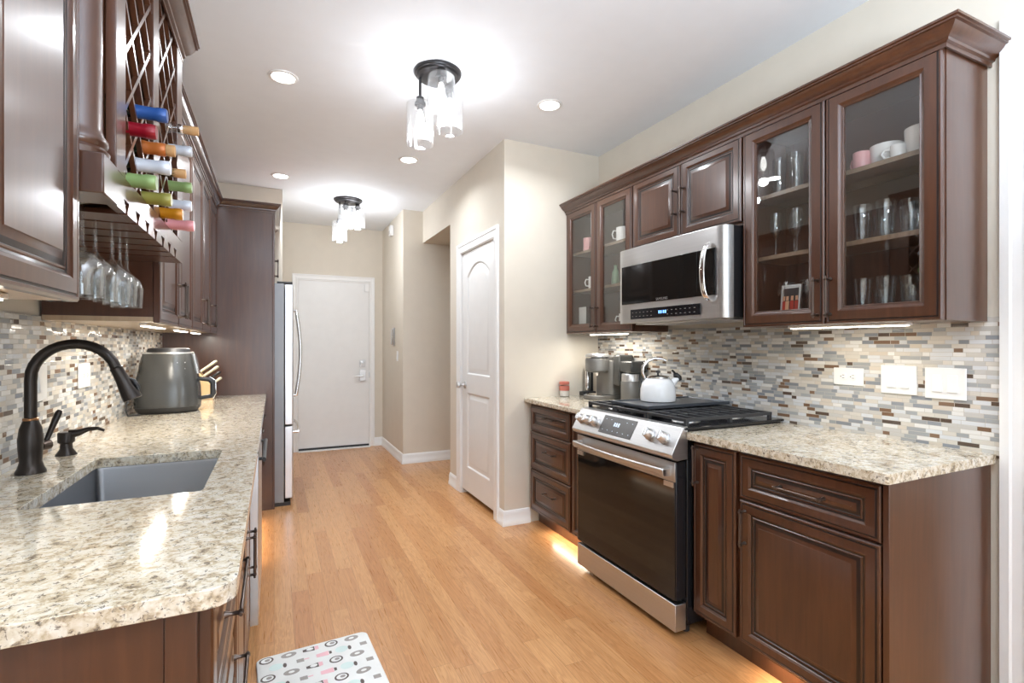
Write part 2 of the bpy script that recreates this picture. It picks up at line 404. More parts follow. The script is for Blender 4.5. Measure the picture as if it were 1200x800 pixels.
struct('trim_4', bx((XR, XR+0.12, 0.760, 0.785, 0, 2.36), (XR, XR+0.12, -0.30, -0.28, 0, 2.36), (XR, XR+0.12, -0.28, 0.76, 2.345, 2.40)), 'white_trim')

# ------------------------------------------------------------------ far door (plain, white)
d1 = bpy.data.objects.new('door_1', None); COL.objects.link(d1); d1.location = (0.685, 6.655, 0); d1['kind'] = 'structure'
obj('door_slab', bx(0.268, 1.100, 6.652, 6.662, 0.035, 2.088), 'white_door', d1, 0.002)
obj('door_jamb', bx((0.255, 0.266, 6.648, 6.664, 0, 2.10), (1.1025, 1.113, 6.648, 6.664, 0, 2.10), (0.266, 1.1025, 6.648, 6.664, 2.091, 2.10)), 'white_trim', d1)
obj('door_sweep', bx(0.268, 1.100, 6.640, 6.660, 0.014, 0.034), 'black_plastic', d1)
obj('threshold', bx(0.262, 1.106, 6.58, 6.66, 0.0, 0.013), 'white_trim', d1, 0.003)
o = obj('deadbolt', MB().lathe([(0.033, 6.652), (0.033, 6.640), (0.028, 6.632), (0.012, 6.632), (0.012, 6.622)], (1.020, 0, 1.065), 'y', 20).box(0.985, 1.055, 6.640, 6.652, 1.02, 1.11), 'nickel', d1, 0.003)
lv = MB().box(0.985, 1.055, 6.638, 6.652, 0.845, 0.985); lv.cyl((1.02, 6.64, 0.905), (1.02, 6.585, 0.905), 0.014); lv.tube([(1.02, 6.590, 0.905), (0.97, 6.588, 0.905), (0.905, 6.596, 0.90)], [0.012, 0.010, 0.007])
obj('lever_handle', lv, 'nickel', d1, 0.002)
obj('contact_sensor', bx(1.045, 1.098, 6.63, 6.652, 1.98, 2.07), 'white_plastic', d1, 0.003)
obj('strike_plate', bx(1.098, 1.108, 6.642, 6.652, 0.88, 0.95), 'nickel', d1)

# ------------------------------------------------------------------ pantry door (two panel, arched top)
d2 = bpy.data.objects.new('door_2', None); COL.objects.link(d2); d2.location = (1.50, 3.85, 0); d2['kind'] = 'structure'
Y0, Y1, ZB, ZT = 3.482, 4.218, 0.045, 2.092
xf, xb = 1.503, 1.513     # frame layer, panel layer
mb = bx((xb, 1.535, Y0, Y1, ZB, ZT))
S = 0.115
mb.box(xf, xb, Y0, Y0+S, ZB, ZT); mb.box(xf, xb, Y1-S, Y1, ZB, ZT); mb.box(xf, xb, Y0+S, Y1-S, ZB, 0.245); mb.box(xf, xb, Y0+S, Y1-S, 0.895, 1.045)
ya, yb = Y0+S, Y1-S; yc, hw = (ya+yb)/2, (yb-ya)/2
def arch(i, base, rise): # polygon of a panel, arched top, inset i
    pts = [(ya+i, base[0]+i), (yb-i, base[0]+i)]
    for k in range(13):
        t = 1-2*k/12; yy = yc+t*(hw-i); pts.append((yy, base[1]-i+rise*(1-t*t) - rise))
    return pts
TOPB = (1.045, 1.985)
arc = [p for p in arch(0, TOPB, 0.095)[2:]]
for p, q in zip(arc, arc[1:]):
    mb.loft([[(x, p[0], p[1]), (x, q[0], q[1]), (x, q[0], ZT), (x, p[0], ZT)] for x in (xf, xb)])
obj('door_slab', mb, 'white_door', d2, 0.0)
for base, rise in ((TOPB, 0.095), ((0.245, 0.895), 0.0)):
    pm = MB(); pm.loft([[(x, y, z) for y, z in arch(i, base, rise)] for i, x in ((0.0, 1.503), (0.006, 1.504), (0.016, 1.5125), (0.034, 1.5125), (0.052, 1.5055), (0.060, 1.505))], False, True)
    obj('raised_panel', pm, 'white_door', d2, angle=25)
obj('door_jamb', bx((1.497, 1.56, 3.470, 3.480, 0, 2.10), (1.497, 1.56, 4.220, 4.232, 0, 2.10), (1.497, 1.56, 3.48, 4.22, 2.0935, 2.10)), 'white_trim', d2)
kb = MB().lathe([(0.030, 1.503), (0.030, 1.497), (0.014, 1.490), (0.011, 1.468), (0.024, 1.455), (0.029, 1.440), (0.026, 1.428), (0.012, 1.423)], (0, 4.150, 0.955), 'x', 20)
obj('door_knob', kb, 'nickel', d2)
for z in (1.858, 1.114, 0.362):
    obj('hinge', MB().cyl((1.497, 3.479, z-0.045), (1.497, 3.479, z+0.045), 0.007).box(1.4985, 1.503, 3.479, 3.503, z-0.043, z+0.043), 'nickel', d2)

# ------------------------------------------------------------------ cabinet builders
RAISED = [(0, 0), (0, 0.016), (0.004, 0.020), (0.009, 0.020), (0.0105, 0.0175), (0.014, 0.0175), (0.0155, 0.020), (0.042, 0.0215), (0.047, 0.0185), (0.050, 0.0145),
          (0.056, 0.0125), (0.0585, 0.0145), (0.0615, 0.0145), (0.064, 0.0118), (0.074, 0.0145), (0.086, 0.0185), (0.0885, 0.0202)]
SLIM = [(0, 0), (0, 0.016), (0.004, 0.020), (0.008, 0.020), (0.0095, 0.0175), (0.012, 0.0175), (0.0135, 0.020), (0.026, 0.0215), (0.030, 0.0185), (0.033, 0.0145),
        (0.037, 0.0125), (0.039, 0.0145), (0.0415, 0.0145), (0.044, 0.0120), (0.050, 0.0145), (0.057, 0.0185), (0.0585, 0.0202)]
GLAZED = [(0, 0), (0, 0.016), (0.004, 0.020), (0.009, 0.020), (0.0105, 0.0175), (0.014, 0.0175), (0.0155, 0.020), (0.050, 0.0215), (0.055, 0.0185), (0.058, 0.0145), (0.063, 0.0125), (0.066, 0.0145), (0.069, 0.013), (0.069, 0.0)]
def front(name, parent, side, x, y0, y1, z0, z1, style=RAISED, mat='cherry_wood'):
    """cabinet front on the plane x (its back); side +1 faces +x, -1 faces -x"""
    O = (x, y0, z0) if side > 0 else (x, y1, z0); U = (0, 1, 0) if side > 0 else (0, -1, 0)
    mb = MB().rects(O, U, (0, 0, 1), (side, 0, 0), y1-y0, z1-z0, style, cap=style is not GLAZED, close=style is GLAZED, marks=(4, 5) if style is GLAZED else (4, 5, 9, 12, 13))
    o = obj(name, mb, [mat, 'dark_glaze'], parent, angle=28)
    if style is GLAZED:
        i = 0.064; xx = x+side*0.006
        obj('glass_pane', bx(min(xx, xx+side*0.003), max(xx, xx+side*0.003), y0+i, y1-i, z0+i, z1-i), 'pane_glass', o)
    return o
def pull(parent, side, x, p, length, vertical=True, name='pull_handle'):
    """bow pull with two flared posts; p = (y, z) centre, x = surface it is screwed to"""
    mb = MB(); h = length/2; xo = x+side*0.030
    for s in (-1, 1):
        y, z = (p[0], p[1]+s*(h-0.012)) if vertical else (p[0]+s*(h-0.012), p[1])
        mb.lathe([(0.0075, x), (0.0070, x+side*0.004), (0.0042, x+side*0.010), (0.0042, x+side*0.024), (0.0068, x+side*0.027), (0.0068, x+side*0.034), (0.003, x+side*0.036)], (0, y, z), 'x', 12)
    a, b = ((p[0], p[1]-h), (p[0], p[1]+h)) if vertical else ((p[0]-h, p[1]), (p[0]+h, p[1]))
    pts = []
    for k in range(9):
        t = k/8; pts.append((xo, a[0]+(b[0]-a[0])*t, a[1]+(b[1]-a[1])*t))
    mb.tube(pts, [0.0035, 0.0048, 0.0042, 0.0042, 0.0044, 0.0042, 0.0042, 0.0048, 0.0035], 10)
    return obj(name, mb, 'pull_metal', parent)
CROWN = [(0.0, 0.0), (0.006, 0.0), (0.006, 0.014), (0.014, 0.018), (0.016, 0.026), (0.030, 0.034), (0.044, 0.048), (0.048, 0.056), (0.056, 0.058), (0.056, 0.064), (0.062, 0.066), (0.062, 0.074), (0.0, 0.074)]

# ------------------------------------------------------------------ right side: base cabinets
def base_right(label, y0, y1, end_near=False):
    t = thing('base_cabinet', label, 'cabinet', (2.0, (y0+y1)/2, 0))
    b = MB().box(1.705, 2.302, y0, y1, 0.102, 0.880)
    obj('body', b, 'cherry_wood', t)
    obj('toe_kick', bx(1.770, 2.28, y0+(0.02 if end_near else 0), y1, 0, 0.102), 'cherry_wood', t)
    if end_near: obj('end_panel', bx(1.686, 2.302, y0-0.018, y0-0.0005, 0, 0.880), 'cherry_wood', t, 0.0015)
    return t
FX = 1.7045
t = base_right('cherry base cabinet with wide drawer over large door at the doorway end', 0.916, 1.452, True)
o = front('drawer', t, -1, FX, 0.922, 1.442, 0.690, 0.866); pull(o, -1, FX-0.0215, (1.178, 0.779), 0.185, False)
o = front('door', t, -1, FX, 0.922, 1.442, 0.118, 0.682); pull(o, -1, FX-0.0215, (1.414, 0.58), 0.15)
t = base_right('narrow tall pull-out base cabinet just right of the range', 1.454, 1.694)
o = front('door', t, -1, FX, 1.462, 1.688, 0.118, 0.866); pull(o, -1, FX-0.0215, (1.660, 0.773), 0.175)
t = base_right('cherry base cabinet with three stacked drawers beside the pantry wall', 2.712, 3.290)
for z0, z1 in ((0.686, 0.866), (0.412, 0.678), (0.118, 0.404)):
    o = front('drawer', t, -1, FX, 2.724, 3.262, z0, z1); pull(o, -1, FX-0.0215, (2.965, (z0+z1)/2+0.02), 0.15, False)
t = base_right('slim pull-out base cabinet between the drawer stack and the left of the range', 2.512, 2.710)
front('door', t, -1, FX, 2.520, 2.702, 0.118, 0.866, SLIM)

def slab(name, label, pts, z0, z1, hole=None, bevel=0.006):
    bm = bmesh.new(); edges = []
    for loop in ([pts] + ([hole] if hole else [])):
        v = [bm.verts.new((x, y, z1)) for x, y in loop]
        edges += [bm.edges.new((v[i], v[(i+1) % len(v)])) for i in range(len(v))]
    bmesh.ops.triangle_fill(bm, use_beauty=True, use_dissolve=False, edges=edges)
    r = bmesh.ops.extrude_face_region(bm, geom=bm.faces[:])
    bmesh.ops.translate(bm, verts=[g for g in r['geom'] if isinstance(g, bmesh.types.BMVert)], vec=(0, 0, z0-z1))
    mb = MB(); mb.bm.free(); mb.bm = bm
    xs = [p[0] for p in pts]; ys = [p[1] for p in pts]
    return tag(obj(name, mb, 'granite', None, bevel, 30, ((min(xs)+max(xs))/2, (min(ys)+max(ys))/2, z0)), label, 'countertop')
def rrect(x0, x1, y0, y1, r, n=6):
    out = []
    for cx, cy, a0 in ((x1-r[0], y0+r[0], -90), (x1-r[1], y1-r[1], 0), (x0+r[2], y1-r[2], 90), (x0+r[3], y0+r[3], 180)):
        k = (x1-r[0] == cx and y0+r[0] == cy)
        rr = {-90: r[0], 0: r[1], 90: r[2], 180: r[3]}[a0]
        if rr < 1e-3: out.append((cx, cy)); continue
        for i in range(n+1):
            a = math.radians(a0+90*i/n); out.append((cx+rr*math.cos(a), cy+rr*math.sin(a)))
    return out
slab('countertop', 'speckled beige granite countertop under the outlets, ending by the doorway', rrect(1.653, 2.303, 0.884, 1.6965, (0, 0, 0, 0.012)), 0.882, 0.914)
slab('countertop', 'speckled beige granite countertop carrying the grey coffee machine', rrect(1.653, 2.303, 2.513, 3.304, (0, 0, 0, 0)), 0.882, 0.914)

# ------------------------------------------------------------------ range
R0, R1 = 1.704, 2.506
t = thing('gas_range', 'stainless slide-in gas range with black oven door and black grates', 'stove', (1.95, 2.1, 0))
obj('body', bx(1.664, 2.28, R0, R1, 0.05, 0.922), 'black_enamel', t, 0.003)
for y in (R0+0.05, R1-0.05):
    for x in (1.70, 2.22): obj('foot', MB().cyl((x, y, 0), (x, y, 0.05), 0.02), 'black_plastic', t)
ct = obj('cooktop', bx(1.645, 2.29, R0-0.012, R1+0.004, 0.9215, 0.934), 'black_enamel', t, 0.003)
pr_ = [(1.664, 0.792), (1.604, 0.788), (1.574, 0.802), (1.568, 0.818), (1.634, 0.932), (1.664, 0.938)]
cp = obj('control_panel', MB().prism(pr_, 'y', R0-0.006, R1+0.006), 'steel', t, 0.003)
def onpanel(y, s, lift=0.0):   # point on the slanted face; s 0..1 bottom..top
    a, b = Vector((1.568, 0, 0.818)), Vector((1.634, 0, 0.932)); n = Vector((-0.866, 0, 0.50)).normalized()
    p = a+(b-a)*s+n*lift; return Vector((p.x, y, p.z))
mb = MB(); mb.loft([[onpanel(1.995, 0.14, l), onpanel(2.262, 0.14, l), onpanel(2.262, 0.90, l), onpanel(1.995, 0.90, l)] for l in (0.0002, 0.0022)])
mb.mi = 1
for y in (2.118, 2.135, 2.152):
    mb.loft([[onpanel(y-0.006, 0.50, l), onpanel(y+0.006, 0.50, l), onpanel(y+0.006, 0.66, l), onpanel(y-0.006, 0.66, l)] for l in (0.0023, 0.0027)])
for i in range(6):
    for s in (0.28, 0.74):
        y = 2.02+i*0.043
        if s > 0.7 and 2 <= i <= 3: continue
        mb.loft([[onpanel(y-0.003, s, l), onpanel(y+0.003, s, l), onpanel(y+0.003, s+0.02, l), onpanel(y-0.003, s+0.02, l)] for l in (0.0023, 0.0027)])
obj('touch_display', mb, ['steel_panel_grey', 'display_white'], cp)
for y in (2.452, 2.388, 2.318, 1.872, 1.778):
    q0, q1, q2, q3 = onpanel(y, 0.52, 0.0), onpanel(y, 0.52, 0.008), onpanel(y, 0.52, 0.012), onpanel(y, 0.52, 0.036)
    k = obj('knob', MB().tube([q0, q1, q2, q3, onpanel(y, 0.52, 0.040)], [0.029, 0.029, 0.0245, 0.0225, 0.019], 24), 'nickel', cp)
    d = (onpanel(0, 0.75)-onpanel(0, 0.25)); d = d.normalized()*0.021; n = (q3-q0).normalized()*0.004; e = Vector((0, 0.004, 0)); q = onpanel(y, 0.52, 0.039)
    obj('grip', MB().loft([[q-d-e, q-d+e, q+d+e, q+d-e], [q-d-e+n, q-d+e+n, q+d+e+n, q+d-e+n]]), 'chrome', k, 0.001)
od = obj('oven_door', bx(1.606, 1.662, R0+0.006, R1-0.006, 0.166, 0.782), 'black_enamel', t, 0.003)
obj('oven_glass', bx(1.600, 1.6055, R0+0.008, R1-0.008, 0.168, 0.690), 'oven_glass', od, 0.001)
obj('door_band', bx(1.598, 1.6055, R0+0.006, R1-0.006, 0.692, 0.780), 'steel', od, 0.002)
mb = MB(); hp = []
for k in range(17):
    v = k/16; hp.append((1.560-0.022*math.sin(PI*v), R0+0.03+v*(R1-R0-0.06), 0.738))
rings = []
for p in hp: rings.append([(p[0]-0.010, p[1], p[2]-0.012), (p[0]+0.006, p[1], p[2]-0.020), (p[0]+0.010, p[1], p[2]+0.004), (p[0]-0.004, p[1], p[2]+0.016), (p[0]-0.012, p[1], p[2]+0.010)])
mb.loft(rings)
for y in (R0+0.030, R1-0.062): mb.box(1.556, 1.600, y, y+0.032, 0.716, 0.752)
obj('oven_handle', mb, 'steel', od, 0.003)
for y in (R0+0.012, R1-0.072): obj('hinge_cover', bx(1.594, 1.5995, y, y+0.06, 0.668, 0.690), 'nickel', od)

obj('storage_drawer', bx(1.600, 1.662, R0+0.004, R1-0.004, 0.030, 0.150), 'steel', t, 0.003)
# grates: three cast iron frames with fingers, burners below
def grate(y0, y1):
    mb = MB(); x0, x1, z0, z1 = 1.672, 2.235, 0.953, 0.968; b = 0.012
    mb.box(x0, x0+b, y0, y1, z0, z1); mb.box(x1-b, x1, y0, y1, z0, z1); mb.box(x0+b, x1-b, y0, y0+b, z0, z1); mb.box(x0+b, x1-b, y1-b, y1, z0, z1)
    n = 8
    for i in range(1, n):
        x = x0+(x1-x0)*i/n; mb.box(x-0.004, x+0.004, y0+b, y1-b, z0+0.003, z1+0.001)
    mb.box(x0+b, x1-b, (y0+y1)/2-0.004, (y0+y1)/2+0.004, z0, z1)
    for x in (x0+0.01, x1-0.01, (x0+x1)/2):
        for y in (y0+0.008, y1-0.008): mb.box(x-0.009, x+0.009, y-0.008, y+0.008, 0.934, z0+0.002)
    return mb
for y0, y1 in ((1.718, 1.984), (1.990, 2.244), (2.250, 2.498)): obj('grate', grate(y0, y1), 'cast_iron', ct, 0.0015)
for x, y, r in ((1.80, 1.85, 0.05), (2.10, 1.85, 0.042), (1.80, 2.37, 0.045), (2.10, 2.37, 0.04), (1.95, 2.115, 0.05)):
    bn = obj('burner', MB().lathe([(r+0.016, 0.934), (r+0.014, 0.937), (r, 0.938), (r, 0.941)], (x, y, 0), 'z', 24), 'nickel', ct)
    obj('burner_cap', MB().lathe([(r-0.004, 0.9405), (r-0.002, 0.9440), (r-0.008, 0.9448)], (x, y, 0), 'z', 24), 'cast_iron', bn)
# griddle plate laid over the middle grate
mb = MB(); g = (1.715, 2.285, 2.020, 2.330, 0.9692)
mb.rects((g[0], g[2], g[4]), (1, 0, 0), (0, 1, 0), (0, 0, 1), g[1]-g[0], g[3]-g[2], [(0, 0.004), (0.004, 0.0), (0.004, 0.0)][:1]+[(0, 0.017), (0.003, 0.020), (0.010, 0.020), (0.014, 0.013)])
mb2 = tag(obj('griddle_plate', mb, 'slate_coat', None, 0.0, 30, (2.0, 2.175, g[4])), 'flat dark grey griddle plate lying across the middle of the range grates', 'griddle')
GZ = g[4]+0.013

# white kettle on the griddle
kx, ky = 1.965, 2.235
t = thing('tea_kettle', 'white enamel kettle with silver bow handle standing on the griddle', 'kettle', (kx, ky, GZ))
obj('body', MB().lathe([(0.088, GZ+0.0005), (0.096, GZ+0.004), (0.098, GZ+0.03), (0.095, GZ+0.075), (0.086, GZ+0.105), (0.070, GZ+0.125), (0.05, GZ+0.134)], (kx, ky, 0), 'z', 40), 'enamel_white', t)
ld = obj('lid', MB().lathe([(0.062, GZ+0.132), (0.062, GZ+0.138), (0.050, GZ+0.143), (0.02, GZ+0.149), (0.004, GZ+0.150)], (kx, ky, 0), 'z', 32), 'chrome', t)
obj('lid_knob', MB().lathe([(0.006, GZ+0.149), (0.006, GZ+0.158), (0.013, GZ+0.163), (0.012, GZ+0.172), (0.004, GZ+0.175)], (kx, ky, 0), 'z', 16), 'black_plastic', ld)
du = Vector((0.88, -0.48, 0)).normalized()     # towards the spout
def K(a, z): return (kx+du.x*a, ky+du.y*a, GZ+z)
obj('spout', MB().tube([K(0.070, 0.092), K(0.094, 0.116), K(0.108, 0.132)], [0.024, 0.018, 0.015], 16), 'enamel_white', t)
obj('spout_whistle', MB().tube([K(0.088, 0.145), K(0.100, 0.146), K(0.118, 0.132), K(0.124, 0.118)], [0.012, 0.018, 0.016, 0.010], 12).tube([K(0.100, 0.15), K(0.088, 0.166), K(0.078, 0.176)], [0.007, 0.006, 0.005], 8), 'black_plastic', t)
pts = [K(-0.070, 0.125), K(-0.086, 0.16), K(-0.082, 0.195), K(-0.058, 0.225), K(-0.02, 0.242), K(0.02, 0.240), K(0.046, 0.228)]
obj('handle', MB().tube(pts, [0.006, 0.009, 0.010, 0.009, 0.008, 0.007, 0.006], 12), 'chrome', t)

# ------------------------------------------------------------------ right wall cabinets
UX = 2.0295      # back plane of the doors
UB, UT = 1.384, 2.302
def shelf_cab(label, y0, y1, near_end=False, far_end=False):
    t = thing('wall_cabinet', label, 'cabinet', (2.17, (y0+y1)/2, UB))
    mb = MB().box(2.031, 2.302, y0, y0+0.018, UB, UT).box(2.031, 2.302, y1-0.018, y1, UB, UT).box(2.031, 2.302, y0+0.018, y1-0.018, UT-0.02, UT).box(2.292, 2.302, y0+0.018, y1-0.018, UB+0.02, UT-0.02)
    mb.box(2.031, 2.302, y0+0.018, y1-0.018, UB, UB+0.035)
    obj('carcass', mb, 'cherry_wood', t)
    for z in (1.692, 1.975): obj('shelf', bx(2.062, 2.291, y0+0.019, y1-0.019, z, z+0.018), 'shelf_wood', t)
    return t
t = shelf_cab('wall cabinet with two glass doors at the doorway end, full of glassware', 0.908, 1.704)
o = front('door', t, -1, UX, 0.911, 1.304, UB, UT-0.004, GLAZED); pull(o, -1, UX-0.0215, (1.283, 1.492), 0.165)
o = front('door', t, -1, UX, 1.310, 1.701, UB, UT-0.004, GLAZED); pull(o, -1, UX-0.0215, (1.335, 1.492), 0.165)
t = thing('wall_cabinet', 'short wall cabinet with two solid raised doors above the microwave', 'cabinet', (2.17, 2.11, 1.88))
obj('body', bx(2.031, 2.302, 1.707, 2.519, 1.875, UT), 'cherry_wood', t)
o = front('door', t, -1, UX, 1.712, 2.108, 1.890, UT-0.004); pull(o, -1, UX-0.0215, (2.080, 2.085), 0.15)
o = front('door', t, -1, UX, 2.114, 2.514, 1.890, UT-0.004); pull(o, -1, UX-0.0215, (2.142, 2.085), 0.15)
t = shelf_cab('wall cabinet with two glass doors in the corner above the coffee machine', 2.522, 3.304)
o = front('door', t, -1, UX, 2.525, 2.906, UB, UT-0.004, GLAZED); pull(o, -1, UX-0.0215, (2.882, 1.492), 0.15)
o = front('door', t, -1, UX, 2.912, 3.300, UB, UT-0.004, GLAZED); pull(o, -1, UX-0.0215, (2.938, 1.492), 0.15)
tag(obj('crown_molding', MB().sweep([(2.012, 3.304), (2.012, 0.903), (2.308, 0.903)], CROWN, 2.285), 'cherry_wood', None, 0, 30, (2.0, 2.1, 2.285)), 'dark cherry crown molding along the top of the right wall cabinets', 'molding')

def under_light(label, x, y0, y1, z, wd, power, grp):
    t = thing('under_cabinet_light', label, 'light', (x, (y0+y1)/2, z-0.012), grp)
    obj('housing', bx(x-wd/2, x+wd/2, y0, y1, z-0.011, z-0.0005), 'white_plastic', t, 0.002)
    obj('diffuser', bx(x-wd/2+0.004, x+wd/2-0.004, y0+0.01, y1-0.01, z-0.014, z-0.0112), 'strip_glow', t)
    area('strip_lamp', (x, (y0+y1)/2, z-0.018), (0, 0, 0), wd*0.8, (y1-y0)*0.9, power, WARM)
GU = 'lit strips under the wall cabinets'
under_light('long lit strip under the glassware cabinet nearest the doorway', 2.10, 1.05, 1.52, UB, 0.04, 0.6, GU)
under_light('lit strip under the corner cabinet above the coffee machine', 2.10, 2.68, 3.10, UB, 0.04, 1.8, GU)

# microwave
t = thing('microwave', 'stainless over-the-range microwave with bowed silver handle', 'microwave', (2.1, 2.11, 1.43))
Z0, Z1 = 1.428, 1.868
obj('body', bx(1.965, 2.30, 1.714, 2.512, Z0+0.004, Z1), 'black_metal', t, 0.003)
arcp = [(1.965, 1.712), (1.965, 2.514), (1.915, 2.514), (1.906, 2.49)] + [(1.906-0.004*math.sin(PI*k/8), 2.47-k*(2.47-1.77)/8) for k in range(9)] + [(1.910, 1.735), (1.920, 1.720), (1.940, 1.713)]
dr = obj('door', MB().prism(arcp, 'z', Z0, Z1), 'steel', t, 0.002)
obj('window', bx(1.8985, 1.9015, 1.880, 2.478, 1.540, 1.765).box(1.8992, 1.9030, 1.765, 1.879, 1.540, 1.765), 'oven_glass', dr, 0.001)
cs = obj('control_strip', bx(1.8985, 1.9020, 1.858, 2.395, 1.450, 1.506), 'black_enamel', t, 0.001)
mb = MB()
for i in range(16):
    y = 2.375-i*0.032
    if 6 <= i <= 8: continue
    for z in (1.465, 1.487): mb.box(1.8978, 1.8986, y-0.006, y+0.004, z-0.0012, z+0.0012)
obj('key_marks', mb, 'print_grey', cs)
mb = MB()
for y in (2.150, 2.135, 2.116, 2.101): mb.box(1.8978, 1.8986, y-0.005, y+0.005, 1.472, 1.488)
obj('clock_display', mb, 'display_blue', cs)
hp = [(1.898, 1.795, 1.795), (1.868, 1.797, 1.775), (1.856, 1.80, 1.72), (1.850, 1.80, 1.65), (1.856, 1.80, 1.58), (1.868, 1.797, 1.53), (1.898, 1.795, 1.508)]
rings = []
for i, p in enumerate(hp):
    wv = 0.016; rings.append([(p[0]-0.006, p[1]-wv, p[2]), (p[0]-0.010, p[1], p[2]), (p[0]-0.006, p[1]+wv, p[2]), (p[0]+0.006, p[1]+wv, p[2]), (p[0]+0.006, p[1]-wv, p[2])])
hm = MB().loft(rings)
ho = obj('handle', hm, 'chrome', dr, 0.0, 60)
sb = ho.modifiers.new('round', 'SUBSURF'); sb.levels = 2; sb.render_levels = 2
fc = bpy.data.curves.new('brand_lettering', 'FONT'); fc.body = 'SAMSUNG'; fc.size = 0.020; fc.extrude = 0.0003; fc.align_x = 'CENTER'; fc.materials.append(M['nickel'])
fo = bpy.data.objects.new('lettering_source', fc); COL.objects.link(fo)
tm = bpy.data.meshes.new_from_object(fo.evaluated_get(bpy.context.evaluated_depsgraph_get())); bpy.data.objects.remove(fo)
fo = bpy.data.objects.new('brand_lettering', tm); COL.objects.link(fo); fo.parent = dr
fo.location = Vector((1.8982, 2.13, 1.545))-t.location; fo.rotation_euler = (PI/2, 0, -PI/2)
obj('vent_grille', bx(1.99, 2.28, 1.76, 2.46, Z0-0.006, Z0+0.003), 'nickel', t, 0.002)

# ------------------------------------------------------------------ glassware and china
def tumbler(h, r0, r1, n=20):
    return MB().lathe([(r0*0.9, 0.0005), (r0, 0.004), (r1, h), (r1-0.0018, h), (r0-0.002, 0.010), (0.002, 0.009)], n=n)
def stem(h, r, foot=0.033, n=20, bowl=0.5, mouth=0.85):
    z = h*(1-bowl)
    return [(foot, 0.0003), (foot, 0.002), (0.007, 0.006), (0.0046, 0.02), (0.0046, z-0.012), (0.011, z), (r*0.8, z+h*bowl*0.22), (r, z+h*bowl*0.45), (r*mouth, h), (r*mouth-0.0014, h), (r-0.0016, z+h*bowl*0.45), (r*0.75, z+h*bowl*0.24), (0.004, z+0.005)]
proto = {}
def place(kind, builder, mat, loc, name, label, cat, grp=None):
    if kind not in proto:
        o = obj(name, builder(), mat); proto[kind] = o; o.location = loc; tag(o, label, cat, grp)
    else:
        o = dup(proto[kind], loc, label, grp); o['category'] = cat
    return o
S1, S2, S0 = 1.7105, 1.9935, UB+0.0355
G = 'glasses in the glass-door cabinets'
ordw = ['first', 'second', 'third', 'fourth', 'fifth', 'sixth', 'seventh']
for sh, z, spots in (('middle', S1, [(2.13, 1.232), (2.19, 1.19), (2.13, 1.145), (2.20, 1.10), (2.13, 1.06), (2.19, 1.015)]), ('bottom', S0, [(2.14, 1.235), (2.19, 1.185), (2.13, 1.145), (2.19, 1.095), (2.13, 1.055), (2.20, 1.01), (2.13, 0.985)])):
    for i, (x, y) in enumerate(spots):
        tall = i % 3 != 1
        place('tallglass' if tall else 'lowglass', (lambda: tumbler(0.145, 0.024, 0.035)) if tall else (lambda: tumbler(0.10, 0.030, 0.038)), 'drink_glass', (x, y, z+0.0002), 'drinking_glass',
              '%s clear %s tumbler from the left on the %s shelf of the doorway-end glass cabinet' % (ordw[i], 'tall' if tall else 'short', sh), 'glass', G)
for i, (x, y) in enumerate(((2.13, 1.60), (2.19, 1.555), (2.13, 1.515), (2.20, 1.47), (2.14, 1.435))):
    place('highball', lambda: tumbler(0.17, 0.026, 0.030), 'drink_glass', (x, y, S2+0.0002), 'highball_glass', '%s straight tall glass on the top shelf behind the left of the two doorway-end doors' % ordw[i], 'glass', G)
for i, (x, y) in enumerate(((2.12, 1.61), (2.18, 1.56), (2.12, 1.505), (2.18, 1.45))):
    place('flute', lambda: MB().lathe(stem(0.20, 0.027, 0.030, bowl=0.55)), 'drink_glass', (x, y, S1+0.0002), 'champagne_flute', '%s stemmed flute on the middle shelf above the framed photo' % ordw[i], 'glass', G)
for i, (x, y) in enumerate(((2.18, 1.60), (2.19, 1.50), (2.18, 1.42))):
    place('goblet', lambda: MB().lathe(stem(0.175, 0.040, 0.034)), 'drink_glass', (x, y, S0+0.0002), 'wine_glass', '%s stemmed wine glass on the bottom shelf behind the framed photo' % ordw[i], 'glass', G)
def bowl_mb(r, h): return MB().lathe([(r*0.72, 0.0005), (r*0.8, 0.004), (r*0.97, h*0.5), (r, h), (r-0.004, h), (r*0.9, h*0.5), (r*0.7, 0.01), (0.003, 0.009)], n=28)
tag(obj('china_bowl', bowl_mb(0.055, 0.085), 'ceramic_white'), 'ribbed white bowl on the top shelf, left of the taller white jar', 'bowl').location = (2.17, 1.165, S2+0.0002)
tag(obj('china_jar', bowl_mb(0.058, 0.105), 'ceramic_white'), 'white china jar at the right end of the top shelf', 'jar').location = (2.16, 1.035, S2+0.0002)
def mug(name, label, x, y, z, mat, r=0.038, h=0.085, rot=0.0):
    t = thing(name, label, 'mug', (x, y, z))
    obj('cup', MB().lathe([(r*0.85, z+0.0005), (r, z+0.006), (r, z+h), (r-0.003, z+h), (r-0.003, z+0.008), (0.003, z+0.007)], (x, y, 0), n=24), mat, t)
    c, s = math.cos(rot), math.sin(rot)
    obj('handle', MB().tube([(x+c*a, y+s*a, z+b) for a, b in ((r-0.002, h*0.78), (r+0.018, h*0.8), (r+0.026, h*0.55), (r+0.018, h*0.28), (r-0.002, h*0.25))], 0.005, 8), mat, t)
mug('mug', 'pink mug at the left of the top shelf beside the white bowl', 2.13, 1.235, S2+0.0002, 'ceramic_pink', 0.03, 0.075, 1.2)
mug('mug', 'small white cup standing between the bowl and the jar on the top shelf', 2.12, 1.098, S2+0.0002, 'ceramic_white', 0.025, 0.055, 2.0)
mug('mug', 'pink mug on the top shelf of the corner glass cabinet', 2.13, 3.165, S2+0.0002, 'ceramic_pink', 0.047, 0.10, -2.2)
mug('mug', 'white mug on the middle shelf of the corner glass cabinet, left door', 2.13, 3.10, S1+0.0002, 'ceramic_white', 0.045, 0.09, 2.4)
